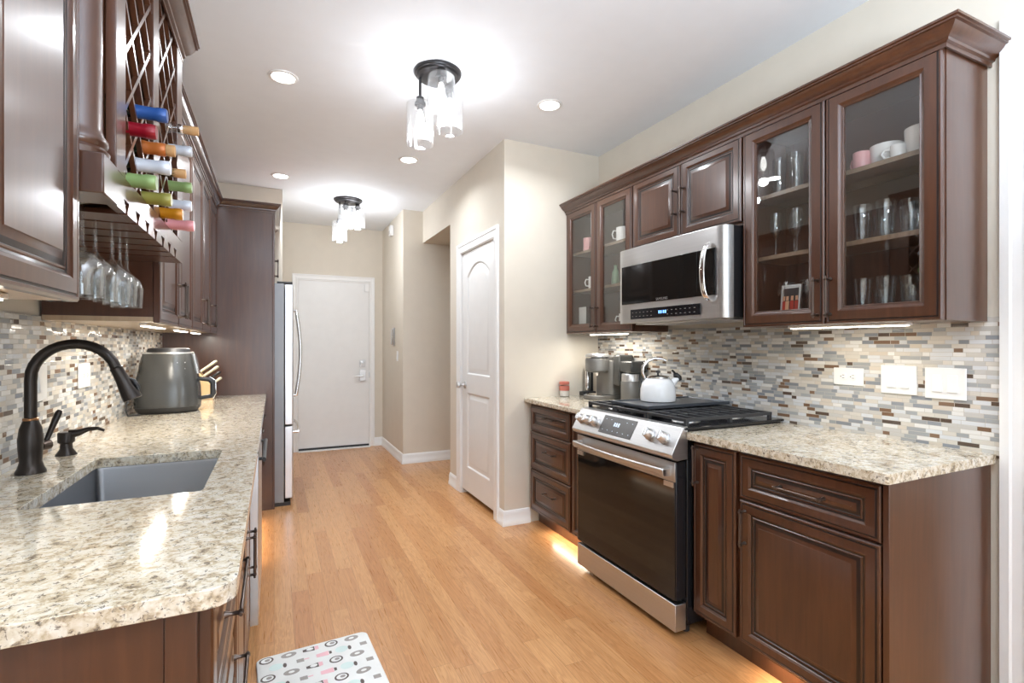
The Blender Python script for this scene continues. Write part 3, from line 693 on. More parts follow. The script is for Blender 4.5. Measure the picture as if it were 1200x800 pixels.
mug('mug', 'white patterned mug on the top shelf of the corner cabinet, right door', 2.14, 2.775, S2+0.0002, 'ceramic_white', 0.048, 0.10, 2.6)
mug('mug', 'white mug on the bottom shelf of the corner cabinet, beside the microwave', 2.13, 2.745, S0+0.0002, 'ceramic_white', 0.04, 0.09, 2.8)
tag(obj('note_card', bx(2.10, 2.104, 3.17, 3.262, S0+0.0005, S0+0.165), 'paper', None, 0, 40, (2.102, 3.21, S0)), 'white card standing in the bottom left of the corner glass cabinet', 'card')
for i in range(4):
    place('saucer', lambda: MB().lathe([(0.03, 0.0003), (0.062, 0.009), (0.063, 0.011), (0.03, 0.004), (0.002, 0.004)], n=28), 'ceramic_white', (2.17, 3.06, S0+0.0005+i*0.0105), 'saucer', '%s white saucer from the bottom of the stack in the corner cabinet' % ordw[i], 'saucer', 'stacked saucers')
tag(obj('bud_vase', MB().lathe([(0.022, 0.0005), (0.028, 0.02), (0.026, 0.08), (0.012, 0.13), (0.012, 0.17), (0.016, 0.18), (0.011, 0.18), (0.004, 0.13)], n=20), 'ceramic_pink'), 'slim pale pink vase on the middle shelf of the corner cabinet', 'vase').location = (2.12, 2.735, S1+0.0002)
tag(obj('bud_vase', MB().lathe([(0.026, 0.0005), (0.03, 0.02), (0.024, 0.09), (0.010, 0.12), (0.012, 0.14), (0.007, 0.14), (0.003, 0.12)], n=20), 'green_glaze'), 'small green bottle vase on the middle shelf of the corner cabinet', 'vase').location = (2.14, 2.86, S1+0.0002)
t = thing('picture_frame', 'small framed photo propped in the bottom of the glass cabinet', 'picture', (2.10, 1.52, S0))
fy0, fy1, fz = 1.472, 1.566, S0+0.0005
obj('frame', MB().rects((2.098, fy1, fz+0.005), (0, -1, 0), (0.10, 0, 1), (-1, 0, 0), fy1-fy0, 0.145, [(0, 0), (0, 0.010), (0.008, 0.010), (0.009, 0.006)]), 'nickel', t, angle=30)
pm = MB(); px = 2.0905
def pq(y0, y1, z0, z1, mi, l=0.0):
    pm.mi = mi; pm.loft([[(px+0.1*(z-fz)-l-d, y, z) for y, z in ((y0, z0), (y1, z0), (y1, z1), (y0, z1))] for d in (0, 0.0008)])
pq(fy0+0.012, fy1-0.012, fz+0.020, fz+0.135, 0)
for y, c in ((1.490, 1), (1.512, 1), (1.535, 2), (1.552, 1)):
    pq(y-0.009, y+0.009, fz+0.03, fz+0.078, c, 0.001); pq(y-0.006, y+0.006, fz+0.08, fz+0.10, 2, 0.001)
obj('photo', pm, ['photo_dark', 'photo_red', 'photo_skin'], t)
obj('stand', MB().prism([(2.118, S0), (2.150, S0), (2.105, S0+0.10)], 'y', 1.505, 1.535), 'black_plastic', t)

# ------------------------------------------------------------------ outlets and switches
def plate(label, x, side, y0, y1, z0, z1, kind, n=2):
    t = thing('wall_outlet' if kind == 'outlet' else 'light_switch', label, 'outlet' if kind == 'outlet' else 'switch', (x, (y0+y1)/2, z0))
    xs = lambda a, b: (min(x+side*a, x+side*b), max(x+side*a, x+side*b))
    obj('wall_plate', bx(*xs(0, 0.006), y0, y1, z0, z1), 'white_plastic', t, 0.002)
    yc, zc = (y0+y1)/2, (z0+z1)/2
    if kind == 'outlet':
        horiz = (y1-y0) > (z1-z0)
        for s in (-1, 1):
            cy, cz = (yc+s*0.021, zc) if horiz else (yc, zc+s*0.021)
            f = obj('socket', MB().lathe([(0.017, x+side*0.0055), (0.017, x+side*0.0078), (0.015, x+side*0.0082)], (0, cy, cz), 'x', 20), 'white_plastic', t)
            h = MB(); dx = xs(0.0080, 0.0086)
            if horiz: h.box(*dx, cy-0.006, cy+0.004, cz+0.005, cz+0.0068).box(*dx, cy-0.006, cy+0.004, cz-0.0068, cz-0.005).box(*dx, cy+0.007, cy+0.011, cz-0.002, cz+0.002)
            else: h.box(*dx, cy+0.005, cy+0.0068, cz-0.004, cz+0.006).box(*dx, cy-0.0068, cy-0.005, cz-0.004, cz+0.006).box(*dx, cy-0.002, cy+0.002, cz-0.011, cz-0.007)
            obj('slots', h, 'black_plastic', f)
    else:
        for k in range(n):
            cy = yc if n == 1 else yc+(k-0.5)*0.047
            O = (x+side*0.0055, cy-0.0165, zc-0.033)
            obj('rocker', MB().loft([[(x+side*0.0055, cy-0.0165, zc-0.033), (x+side*0.0055, cy+0.0165, zc-0.033), (x+side*0.0055, cy+0.0165, zc+0.033), (x+side*0.0055, cy-0.0165, zc+0.033)],
                                     [(x+side*0.0125, cy-0.0155, zc-0.032), (x+side*0.0125, cy+0.0155, zc-0.032), (x+side*0.0075, cy+0.0155, zc+0.032), (x+side*0.0075, cy-0.0155, zc+0.032)]]), 'white_plastic', t, 0.001)
plate('white horizontal outlet on the right mosaic wall, nearest the range', 2.3035, -1, 1.325, 1.453, 1.122, 1.198, 'outlet')
plate('white double rocker switch in the middle of the right mosaic wall', 2.3035, -1, 1.126, 1.256, 1.100, 1.216, 'switch')
plate('white double rocker switch nearest the doorway on the right mosaic wall', 2.3035, -1, 0.967, 1.098, 1.094, 1.213, 'switch')
plate('white rocker switch on the left mosaic wall, partly behind the faucet', -0.7375, 1, 2.215, 2.335, 1.105, 1.232, 'switch', 1)
plate('white outlet on the left mosaic wall right of the faucet spout', -0.7375, 1, 2.66, 2.80, 1.118, 1.222, 'outlet')
plate('small white switch on the hall corner below the intercom', 1.2745, -1, 5.735, 5.805, 1.115, 1.230, 'switch', 1)

# ------------------------------------------------------------------ things on the far right counter
CT = 0.9145
t = thing('coffee_machine', 'grey pod coffee machine standing in the right counter corner', 'coffee maker', (2.13, 3.0, CT))
obj('base', MB().loft([[(x, y, z) for x, y in rrect(1.985, 2.27, 3.005, 3.205, (0.02, 0.02, 0.09, 0.09))] for z in (CT+0.0005, CT+0.028)]), 'coffee_grey', t, 0.004)
obj('drip_tray', MB().lathe([(0.078, CT+0.0285), (0.078, CT+0.034), (0.070, CT+0.034), (0.066, CT+0.031)], (2.07, 3.105, 0), n=28), 'chrome', t)
obj('column', MB().loft([[(x, y, z) for x, y in rrect(2.125, 2.268, 3.008, 3.202, (0.02, 0.02, 0.03, 0.03))] for z in (CT+0.0285, CT+0.275)]), 'coffee_grey', t, 0.004)
hd = obj('brew_head', MB().lathe([(0.068, CT+0.190), (0.084, CT+0.200), (0.086, CT+0.275), (0.083, CT+0.290)], (2.078, 3.105, 0), n=32).box(2.078, 2.265, 3.03, 3.18, CT+0.2755, CT+0.300), 'coffee_grey', t, 0.003)
obj('lid', MB().lathe([(0.087, CT+0.300), (0.087, CT+0.312), (0.074, CT+0.322), (0.03, CT+0.325)], (2.080, 3.105, 0), n=32), 'nickel', hd)
obj('pod_outlet', MB().cyl((2.078, 3.105, CT+0.19), (2.078, 3.105, CT+0.165), 0.020, 0.012), 'chrome', hd)
obj('water_tank', bx(2.14, 2.27, 2.935, 3.006, CT+0.10, CT+0.315), 'fryer_grey', t, 0.012)
obj('tank_shelf', bx(2.14, 2.27, 2.80, 2.934, CT+0.195, CT+0.275), 'fryer_grey', t, 0.012)
mf = obj('milk_jug', MB().lathe([(0.062, CT+0.0005), (0.064, CT+0.01), (0.064, CT+0.135), (0.062, CT+0.138)], (2.185, 2.868, 0), n=32), 'coffee_grey', t)
obj('jug_lid', MB().lathe([(0.060, CT+0.1385), (0.060, CT+0.180), (0.055, CT+0.190)], (2.185, 2.868, 0), n=32), 'nickel', mf)
mb = MB()
for a, z in ((0.0, 0.118), (0.028, 0.130), (0.02, 0.104)): mb.lathe([(0.008, 2.1248), (0.008, 2.1240)], (0, 3.05+a-0.02, CT+z), 'x', 14)
t.location += Vector((0.02, -0.085, 0))
t = thing('milk_frother', 'slim steel cylinder frother on a black base, left of the coffee machine', 'frother', (2.13, 3.262, CT))
obj('base', bx(2.075, 2.185, 3.228, 3.296, CT+0.0005, CT+0.032), 'black_plastic', t, 0.005)
obj('cylinder', MB().lathe([(0.020, CT+0.0325), (0.022, CT+0.05), (0.022, CT+0.225), (0.018, CT+0.232)], (2.13, 3.262, 0), n=24), 'chrome', t)
obj('grip', bx(2.157, 2.175, 3.250, 3.274, CT+0.0325, CT+0.215), 'black_plastic', t, 0.004)
t.location += Vector((0.04, -0.012, 0))
t = thing('candle_jar', 'small glass candle jar with a reddish lid on the right counter edge', 'candle', (1.97, 3.262, CT))
obj('jar', MB().lathe([(0.036, CT+0.0005), (0.038, CT+0.004), (0.038, CT+0.085), (0.035, CT+0.088)], (1.97, 3.262, 0), n=28), 'shade_glass', t)
obj('wax', MB().lathe([(0.034, CT+0.004), (0.034, CT+0.055)], (1.97, 3.262, 0), n=24), 'paper', t)
obj('lid', MB().lathe([(0.037, CT+0.0885), (0.038, CT+0.092), (0.038, CT+0.108), (0.033, CT+0.111)], (1.97, 3.262, 0), n=28), 'candle_red', t)
obj('label_band', MB().lathe([(0.0384, CT+0.045), (0.0384, CT+0.080)], (1.97, 3.262, 0), n=28, cap0=False, cap1=False), 'candle_red', t)

# ------------------------------------------------------------------ left base run
LX = -0.112     # body front
CL0, CL1 = 0.925, 4.418
hole = rrect(-0.545, -0.172, 1.560, 2.150, (0.02, 0.02, 0.02, 0.02), 4)
slab('countertop', 'long speckled beige granite countertop with the sink cut-out on the left', rrect(-0.737, -0.055, CL0, CL1, (0.045, 0, 0, 0)), 0.882, 0.914, hole[::-1])
t = thing('sink', 'rectangular undermount stainless steel sink set in the left countertop', 'sink', (-0.36, 1.855, 0.70))
mb = MB(); rs = []
for i, z in ((-0.022, 0.8812), (-0.002, 0.8812), (0.0, 0.872), (0.006, 0.72), (0.014, 0.70), (0.03, 0.69)):
    rs.append([(x, y, z) for x, y in rrect(-0.545+i, -0.172-i, 1.560+i, 2.150-i, (0.02,)*4, 4)])
mb.loft(rs, False, True)
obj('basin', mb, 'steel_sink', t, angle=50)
obj('drain', MB().lathe([(0.055, 0.6902), (0.052, 0.693), (0.035, 0.6925), (0.03, 0.691)], (-0.40, 1.855, 0), n=28), 'chrome', t)
def base_left(label, y0, y1, end=False, z1=0.880):
    t = thing('base_cabinet', label, 'cabinet', (-0.42, (y0+y1)/2, 0))
    obj('body', bx(-0.736, LX, y0, y1, 0.102, z1), 'cherry_wood', t)
    obj('toe_kick', bx(-0.72, LX-0.06, y0+(0.02 if end else 0), y1, 0, 0.1015), 'cherry_wood', t)
    if end:
        obj('end_panel', bx(-0.736, LX-0.045, y0-0.012, y0-0.0005, 0, 0.880), 'cherry_wood', t, 0.0015)
        obj('end_stile', bx((LX-0.044, LX, y0-0.018, y0-0.0005, 0, 0.880)), 'cherry_wood', t, 0.0015)
    return t
t = base_left('base cabinet with three stacked drawers at the near end of the left counter', 0.966, 1.54, True)
for z0, z1 in ((0.66, 0.866), (0.395, 0.652), (0.118, 0.387)):
    o = front('drawer', t, 1, LX+0.0005, 0.972, 1.534, z0, z1); pull(o, 1, LX+0.022, (1.29, (z0+z1)/2), 0.30, False)
t = base_left('base cabinet with two doors below the sink', 1.542, 2.392, False, 0.66)
o = front('false_drawer', t, 1, LX+0.0005, 1.548, 2.386, 0.69, 0.866)
for y0, y1, p in ((1.548, 1.964, 1.935), (1.970, 2.386, 2.0)):
    o = front('door', t, 1, LX+0.0005, y0, y1, 0.118, 0.682); pull(o, 1, LX+0.022, (p, 0.58), 0.15)
obj('face_frame', bx(LX-0.018, LX, 1.542, 2.392, 0.661, 0.880), 'cherry_wood', t)
t = base_left('base cabinet with two doors between the dishwasher and the tall fridge panel', 3.03, 4.416)
for y0, y1, p in ((3.036, 3.72, 3.69), (3.726, 4.41, 3.756)):
    o = front('drawer', t, 1, LX+0.0005, y0, y1, 0.69, 0.866); pull(o, 1, LX+0.022, ((y0+y1)/2, 0.78), 0.15, False)
    o = front('door', t, 1, LX+0.0005, y0, y1, 0.118, 0.682); pull(o, 1, LX+0.022, (p, 0.58), 0.15)
t = thing('dishwasher', 'stainless dishwasher in the left base run beyond the sink', 'dishwasher', (-0.4, 2.71, 0))
obj('body', bx(-0.72, LX, 2.394, 3.028, 0.06, 0.878), 'black_plastic', t)
dw = obj('door', bx(LX+0.0005, -0.060, 2.398, 3.024, 0.11, 0.872), 'steel_fridge', t, 0.004)
obj('handle', MB().cyl((-0.040, 2.46, 0.80), (-0.040, 2.96, 0.80), 0.009).cyl((-0.062, 2.48, 0.80), (-0.040, 2.48, 0.80), 0.007).cyl((-0.062, 2.94, 0.80), (-0.040, 2.94, 0.80), 0.007), 'black_metal', dw)
obj('kick_plate', bx(-0.70, LX-0.05, 2.398, 3.024, 0.0, 0.0595), 'black_plastic', t)

# faucet
fx, fy = -0.664, 1.995
t = thing('faucet', 'oil-rubbed black gooseneck pull-down faucet beside the sink', 'faucet', (fx, fy, CT))
obj('base', MB().lathe([(0.036, CT+0.0002), (0.036, CT+0.006), (0.031, CT+0.016), (0.026, CT+0.035), (0.029, CT+0.07), (0.030, CT+0.10), (0.026, CT+0.135), (0.019, CT+0.155), (0.018, CT+0.158)], (fx, fy, 0), n=32), 'bronze', t)
obj('collar', MB().lathe([(0.0180, CT+0.158), (0.0188, CT+0.160), (0.0188, CT+0.164), (0.017, CT+0.166)], (fx, fy, 0), n=28), 'copper_ring', t)
R = 0.106; pts = [(fx, fy, CT+0.166), (fx, fy, 1.13), (fx, fy, 1.19)]
for k in range(1, 15):
    a = math.radians(180-k*11.6); pts.append((fx+R+R*math.cos(a), fy, 1.197+R*math.sin(a)))
obj('gooseneck', MB().tube(pts, 0.0152, 20), 'bronze', t)
e = Vector(pts[-1]); dv = (Vector(pts[-1])-Vector(pts[-2])).normalized()
sp = obj('spray_head', MB().tube([e, e+dv*0.004, e+dv*0.010, e+dv*0.045, e+dv*0.095, e+dv*0.112, e+dv*0.114], [0.0155, 0.0180, 0.0170, 0.019, 0.0255, 0.0265, 0.022], 24), 'bronze', t)
q = e+dv*0.070; sidev = Vector((-dv.z, 0, dv.x))
if sidev.x < 0: sidev = -sidev
obj('spray_button', MB().tube([q+sidev*0.017-dv*0.022, q+sidev*0.026-dv*0.012, q+sidev*0.028+dv*0.012, q+sidev*0.024+dv*0.024], [0.004, 0.006, 0.006, 0.004], 10), 'black_plastic', sp)
# lever on the far side of the body, tilted up
lv = obj('lever', MB().tube([(fx+0.014, fy+0.022, CT+0.075), (fx+0.026, fy+0.048, CT+0.076)], [0.015, 0.016], 20), 'pull_metal', t)
obj('lever_arm', MB().tube([(fx+0.022, fy+0.042, CT+0.084), (fx+0.030, fy+0.056, CT+0.118), (fx+0.042, fy+0.076, CT+0.168), (fx+0.045, fy+0.080, CT+0.176)], [0.007, 0.008, 0.010, 0.007], 14), 'bronze', lv)
sx, sy = -0.660, 2.27
t = thing('soap_dispenser', 'low black soap dispenser with a curved spout beside the faucet', 'soap dispenser', (sx, sy, CT))
obj('base', MB().lathe([(0.030, CT+0.0002), (0.029, CT+0.004), (0.018, CT+0.022), (0.017, CT+0.040)], (sx, sy, 0), n=28), 'bronze', t)
obj('pump_head', MB().lathe([(0.019, CT+0.0402), (0.024, CT+0.046), (0.024, CT+0.076), (0.022, CT+0.080)], (sx, sy, 0), n=28).tube([(sx+0.01, sy, CT+0.072), (sx+0.035, sy, CT+0.076), (sx+0.062, sy, CT+0.086), (sx+0.088, sy, CT+0.087), (sx+0.108, sy, CT+0.078)], [0.016, 0.012, 0.008, 0.006, 0.005], 14), 'bronze', t)

# air fryer
ax, ay = -0.556, 3.52
def sup(rx, ry, z, n=40, e=2.6):
    out = []
    for k in range(n):
        a = 2*PI*k/n; c, s = math.cos(a), math.sin(a)
        rx_, ry_ = rx*0.94, ry*0.94
        out.append((ax+rx_*math.copysign(abs(c)**(2/e), c), ay+ry_*math.copysign(abs(s)**(2/e), s), z))
    return out
t = thing('air_fryer', 'dark grey pot-shaped air fryer with a pull-out basket handle', 'air fryer', (ax, ay, CT))
obj('base_ring', MB().loft([sup(0.150, 0.150, CT+0.0005), sup(0.166, 0.166, CT+0.018), sup(0.170, 0.170, CT+0.034)]), 'black_plastic', t)
bd = obj('body', MB().loft([sup(0.170, 0.170, CT+0.0345), sup(0.1715, 0.1715, CT+0.06), sup(0.168, 0.168, CT+0.14), sup(0.156, 0.156, CT+0.22), sup(0.140, 0.140, CT+0.30), sup(0.132, 0.132, CT+0.335)]), 'fryer_grey', t)
obj('rim', MB().loft([sup(0.132, 0.132, CT+0.3355), sup(0.130, 0.130, CT+0.343), sup(0.118, 0.118, CT+0.343), sup(0.116, 0.116, CT+0.3365)]), 'nickel', t)
obj('top_vent', MB().loft([sup(0.112, 0.112, CT+0.3437), sup(0.106, 0.106, CT+0.364), sup(0.09, 0.09, CT+0.368)]), 'black_plastic', t)
obj('front_trim', MB().loft([[(ax+x, ay+y, CT+z) for x, y in ((a-0.02, -0.030), (a+0.006, -0.030), (a+0.006, 0.030), (a-0.02, 0.030))] for a, z in ((0.151, 0.215), (0.138, 0.28), (0.126, 0.335))]), 'chrome', t, 0.004)
hd = obj('basket_handle', MB().tube([(ax+0.152, ay, CT+0.185), (ax+0.205, ay, CT+0.178), (ax+0.222, ay, CT+0.160), (ax+0.222, ay, CT+0.095), (ax+0.212, ay, CT+0.078), (ax+0.157, ay, CT+0.070)], [0.012, 0.014, 0.014, 0.014, 0.013, 0.011], 12), 'black_plastic', t)
obj('handle_trim', MB().tube([(ax+0.205, ay, CT+0.194), (ax+0.235, ay, CT+0.172), (ax+0.238, ay, CT+0.095), (ax+0.222, ay, CT+0.064)], 0.004, 8), 'chrome', hd)
mb = MB()
for i, (yy, zz) in enumerate([(a, b) for b in (0.215, 0.250, 0.285) for a in (0.02, 0.055, 0.09)]):
    sc = (0.171-(zz-0.10)*0.165)*0.94; cx_ = ax+yy; f = 1-(abs(yy)/sc)**2.6; yv = ay-sc*f**(1/2.6)
    mb.box(cx_-0.007, cx_+0.007, yv-0.0010, yv+0.004, CT+zz-0.002, CT+zz+0.002)
obj('control_marks', mb, 'nickel', bd)
tag(obj('power_cord', MB().tube([(ax-0.10, ay-0.178, CT+0.006), (ax-0.155, ay-0.19, CT+0.0045), (ax-0.168, ay-0.17, CT+0.03), (ax-0.176, ay-0.10, CT+0.10), (ax-0.178, ay-0.02, CT+0.2)], 0.004, 8), 'black_plastic', None, 0, 40, (ax-0.155, ay-0.19, CT)), 'short black power cord beside the air fryer at the mosaic wall', 'cord')

# knife block
bxk, byk = -0.445, 4.18
t = thing('knife_block', 'pale wooden knife block in the left counter corner', 'knife block', (bxk, byk, CT))
obj('block', MB().prism([(bxk-0.075, CT+0.0005), (bxk+0.055, CT+0.0005), (bxk+0.055, CT+0.085), (bxk-0.045, CT+0.215), (bxk-0.10, CT+0.175)], 'y', byk-0.055, byk+0.055), 'pine_block', t, 0.004)
dk = Vector((0.792, 0, 0.61)); base = Vector((bxk+0.055, byk, CT+0.085)); tn = Vector((-0.10, 0, 0.13))
kn = 0
for r in range(4):
    for cidx in range(3):
        if r == 0 and cidx == 2: continue
        p = base+tn*(0.15+0.23*r)+Vector((0, -0.034+0.034*cidx, 0))+dk*0.0035; L = 0.075+0.016*r
        lab = '%s knife in row %s of the knife block, counted from the aisle' % (['near', 'middle', 'far'][cidx], ['one', 'two', 'three', 'four'][r])
        key = 'knife%d' % r
        if key not in proto:
            tt = thing('kitchen_knife', lab, 'knife', p, 'knives in the block'); proto[key] = tt
            obj('handle', MB().tube([p, p+dk*L*0.15, p+dk*L*0.6, p+dk*L*0.9, p+dk*L], [0.0075, 0.009, 0.0085, 0.0105, 0.007], 10), 'foil_cream' if r != 1 else 'black_plastic', tt)
            obj('bolster', MB().tube([p-dk*0.0015, p-dk*0.0001], [0.008, 0.008], 10), 'nickel', tt)
        else: dup(proto[key], p, lab, 'knives in the block')

# ------------------------------------------------------------------ left wall cabinets
LUX = -0.413      # back plane of the far doors
def wall_left_cab(label, y0, y1, x=-0.413, z0=UB, z1=2.335):
    t = thing('wall_cabinet', label, 'cabinet', (-0.58, (y0+y1)/2, z0))
    obj('body', bx(-0.737, x-0.001, y0, y1, z0+0.022, z1), 'cherry_wood', t)
    obj('underside', bx(-0.737, x-0.001, y0, y1, z0+0.004, z0+0.0215), 'cabinet_underside', t)
    return t
DT = 2.326
t = wall_left_cab('tall double-door wall cabinet just beyond the wine rack, above the outlet', 2.302, 3.150)
for y0, y1, p in ((2.306, 2.723, 2.700), (2.729, 3.147, 2.752)):
    o = front('door', t, 1, LUX, y0, y1, UB, DT); pull(o, 1, LUX+0.0215, (p, 1.50), 0.165)
t = wall_left_cab('double-door wall cabinet in the middle of the far left run, above the air fryer', 3.152, 4.000)
for y0, y1, p in ((3.156, 3.573, 3.550), (3.579, 3.997, 3.602)):
    o = front('door', t, 1, LUX, y0, y1, UB, DT); pull(o, 1, LUX+0.0215, (p, 1.50), 0.165)
t = wall_left_cab('single-door wall cabinet against the tall fridge panel', 4.002, 4.416)
o = front('door', t, 1, LUX, 4.006, 4.412, UB, DT); pull(o, 1, LUX+0.0215, (4.035, 1.50), 0.165)
CR2 = [(o*0.75, h*0.9) for o, h in CROWN]
tag(obj('crown_molding', MB().sweep([(-0.392, 2.303), (-0.392, 4.358)], CR2, 2.328), 'cherry_wood', None, 0, 30, (-0.4, 3.3, 2.328)), 'dark crown molding above the far left wall cabinets', 'molding')
NX = -0.373
t = wall_left_cab('large near wall cabinet at the left edge, above the sink end of the counter', 0.880, 1.290, NX, UB, 2.44)
o = front('door', t, 1, NX, 0.884, 1.287, UB+0.002, 2.42)

under_light('bright lit strip under the first far left cabinet, beyond the stemware', -0.475, 2.46, 2.86, UB+0.004, 0.028, 1.9, GU)
under_light('lit strip under the middle far left cabinet, second of the row', -0.475, 3.20, 3.55, UB+0.004, 0.028, 1.7, GU)
under_light('lit strip next to the tall fridge panel, last of the left row', -0.475, 3.80, 4.12, UB+0.004, 0.028, 1.6, GU)
under_light('lit strip under the near left cabinet at the picture edge', -0.43, 0.93, 1.14, UB+0.004, 0.045, 0.5, GU)

# wine cabinet: posts, two lattice bays, stemware rack, crown
WX = -0.320
t = thing('wine_cabinet', 'cherry wine rack cabinet with lattice bays, corner post and stemware slots', 'wine rack', (-0.53, 1.8, 1.62))
W0, W1, WZ0, WZ1 = 1.296, 2.299, 1.625, 2.44
obj('back_panel', bx(-0.737, -0.725, W0, W1, WZ0, WZ1), 'cherry_wood', t)
for y in (W0+0.10, W1-0.012): obj('side_panel', bx(-0.724, WX-0.022, y-0.010, y+0.010, WZ0+0.07, WZ1), 'cherry_wood', t)
obj('bay_divider', bx(-0.724, WX-0.022, 1.815, 1.838, WZ0+0.07, WZ1), 'cherry_wood', t)
obj('top_panel', bx(-0.724, WX-0.02, W0, W1, WZ1, WZ1+0.015), 'cherry_wood', t)
obj('floor_panel', bx(-0.724, WX-0.019, 1.401, W1, WZ0+0.050, WZ0+0.069), 'cherry_wood', t)
for y0, y1 in ((1.402, 1.482), (1.790, 1.866), (2.190, 2.297)): obj('stile', bx(WX-0.020, WX, y0, y1, WZ0+0.07, WZ1), 'cherry_wood', t, 0.002)
obj('side_return', bx(-0.724, -0.43, W0, W0+0.015, WZ0+0.07, WZ1), 'cherry_wood', t)
px_, py_ = -0.372, 1.348
obj('post_block', bx(-0.424, WX+0.004, W0-0.002, 1.400, WZ0-0.014, WZ0+0.070), 'cherry_wood', t, 0.003)
zz = WZ0+0.0705
obj('corner_post', MB().lathe([(0.052, zz), (0.053, zz+0.012), (0.046, zz+0.020), (0.050, zz+0.028), (0.050, zz+0.038), (0.043, zz+0.048), (0.040, zz+0.06), (0.040, WZ1-0.05), (0.046, WZ1-0.03), (0.050, WZ1-0.001)], (px_, py_, 0), n=36), 'cherry_wood', t)
obj('post_backing', bx(-0.724, px_-0.051, W0+0.016, 1.3855, WZ0+0.07, WZ1), 'cherry_wood', t)
# lattice: slats at 45 degrees, clipped to the bay
def clip(y0, y1, z0, z1, c, s, wd):   # line z = s*y + c, width wd across, returns polygon
    poly = [(y0-1, s*(y0-1)+c-wd), (y1+1, s*(y1+1)+c-wd), (y1+1, s*(y1+1)+c+wd), (y0-1, s*(y0-1)+c+wd)]
    for ax_, lim, sg in ((0, y0, 1), (0, y1, -1), (1, z0, 1), (1, z1, -1)):
        out = []
        for p, q in zip(poly, poly[1:]+poly[:1]):
            a, b = (p[ax_]-lim)*sg, (q[ax_]-lim)*sg
            if a >= 0: out.append(p)
            if a*b < 0: f = a/(a-b); out.append((p[0]+(q[0]-p[0])*f, p[1]+(q[1]-p[1])*f))
        poly = out
        if len(poly) < 3: return None
    return poly
BAYS = ((1.4825, 1.7895), (1.8665, 2.1895))      # between the stiles
for b0, b1 in BAYS:
    mb = MB(); z0, z1 = WZ0+0.0695, WZ1
    for s in (1, -1):
        for k in range(-40, 60):
            c = 0.137*k + (0.0 if s > 0 else 0.05) - s*b0 + 0.068
            pg = clip(b0, b1, z0, z1, c, s, 0.0085)
            if pg:
                xa = WX-0.006; mb.prism(pg, 'x', xa-0.012, xa) if s > 0 else mb.prism(pg, 'x', xa-0.0125, xa-0.0008)
    obj('lattice', mb, 'cherry_wood', t)
# front lip and slotted stemware rack
lip = MB(); z0, z1 = WZ0-0.012, WZ0+0.0695; slots = [1.49+0.109*i for i in range(7)]
poly = [(1.4005, z1), (1.4005, z0)]
for q in slots: poly += [(q-0.009, z0), (q-0.009, z0+0.008), (q-0.026, z0+0.030), (q+0.026, z0+0.030), (q+0.009, z0+0.008), (q+0.009, z0)]
poly += [(W1, z0), (W1, z1)]
lip.prism(poly, 'x', WX-0.018, WX)
obj('front_lip', lip, 'cherry_wood', t)
edges = [W0+0.002]+[e_ for q in slots for e_ in (q-0.009, q+0.009)]+[W1]
for i in range(0, len(edges), 2):
    if edges[i+1]-edges[i] > 0.02: obj('stemware_rail', bx(-0.724, (WX-0.0185 if i else -0.4245), edges[i], edges[i+1], z0, z0+0.010), 'cherry_wood', t)
mid = [1.409]+[(a+b)/2 for a, b in zip(slots, slots[1:])]+[W1-0.006]
for y in mid: obj('rail_support', bx(-0.724, WX-0.0185, y-0.006, y+0.006, z0+0.0105, WZ0+0.0495), 'cherry_wood', t)
obj('crown', MB().sweep([(WX-0.004, W0-0.01), (WX-0.004, W1+0.004), (-0.724, W1+0.004)][::1][:2], CROWN, WZ1-0.052), 'cherry_wood', t, angle=30)

# wine bottles lying in the lattice, necks out: (y, z, tip x, foil, cork?)
BT = [(1.639, 1.920, -0.262, 'foil_blue', 0, 'bottle with a blue and pale capsule, topmost in the near bay of the wine rack'),
      (1.555, 1.842, -0.272, 'foil_red', 0, 'bottle with a dark red capsule in the near bay of the wine rack'),
      (2.033, 2.033, -0.235, 'cork', 1, 'clear-necked bottle with a pale cork, topmost in the far bay'),
      (1.733, 1.858, -0.258, 'foil_orange', 1, 'bottle with an orange-brown capsule and cork stopper in the near bay'),
      (2.088, 1.978, -0.262, 'foil_white', 0, 'bottle with a white capsule, uppermost white one in the far bay'),
      (1.639, 1.779, -0.255, 'foil_white', 0, 'bottle with a large white capsule in the near bay of the wine rack'),
      (2.000, 1.872, -0.268, 'cork', 0, 'bottle with a plain tan cork just above the green capsule in the far bay'),
      (1.535, 1.708, -0.268, 'foil_green', 0, 'bottle with a large light green capsule at the bottom of the near bay'),
      (2.090, 1.852, -0.262, 'foil_green', 0, 'bottle with a smaller green capsule in the far bay'),
      (1.700, 1.708, -0.262, 'foil_olive', 0, 'bottle with an olive gold capsule just above the stemware lip'),
      (2.080, 1.785, -0.262, 'foil_white', 0, 'bottle with a white capsule below the green one in the far bay'),
      (1.938, 1.722, -0.268, 'foil_gold', 0, 'bottle with a mustard gold capsule near the bottom of the far bay'),
      (2.060, 1.712, -0.252, 'foil_pink', 0, 'bottle with a pink capsule, lowest in the wine rack')]
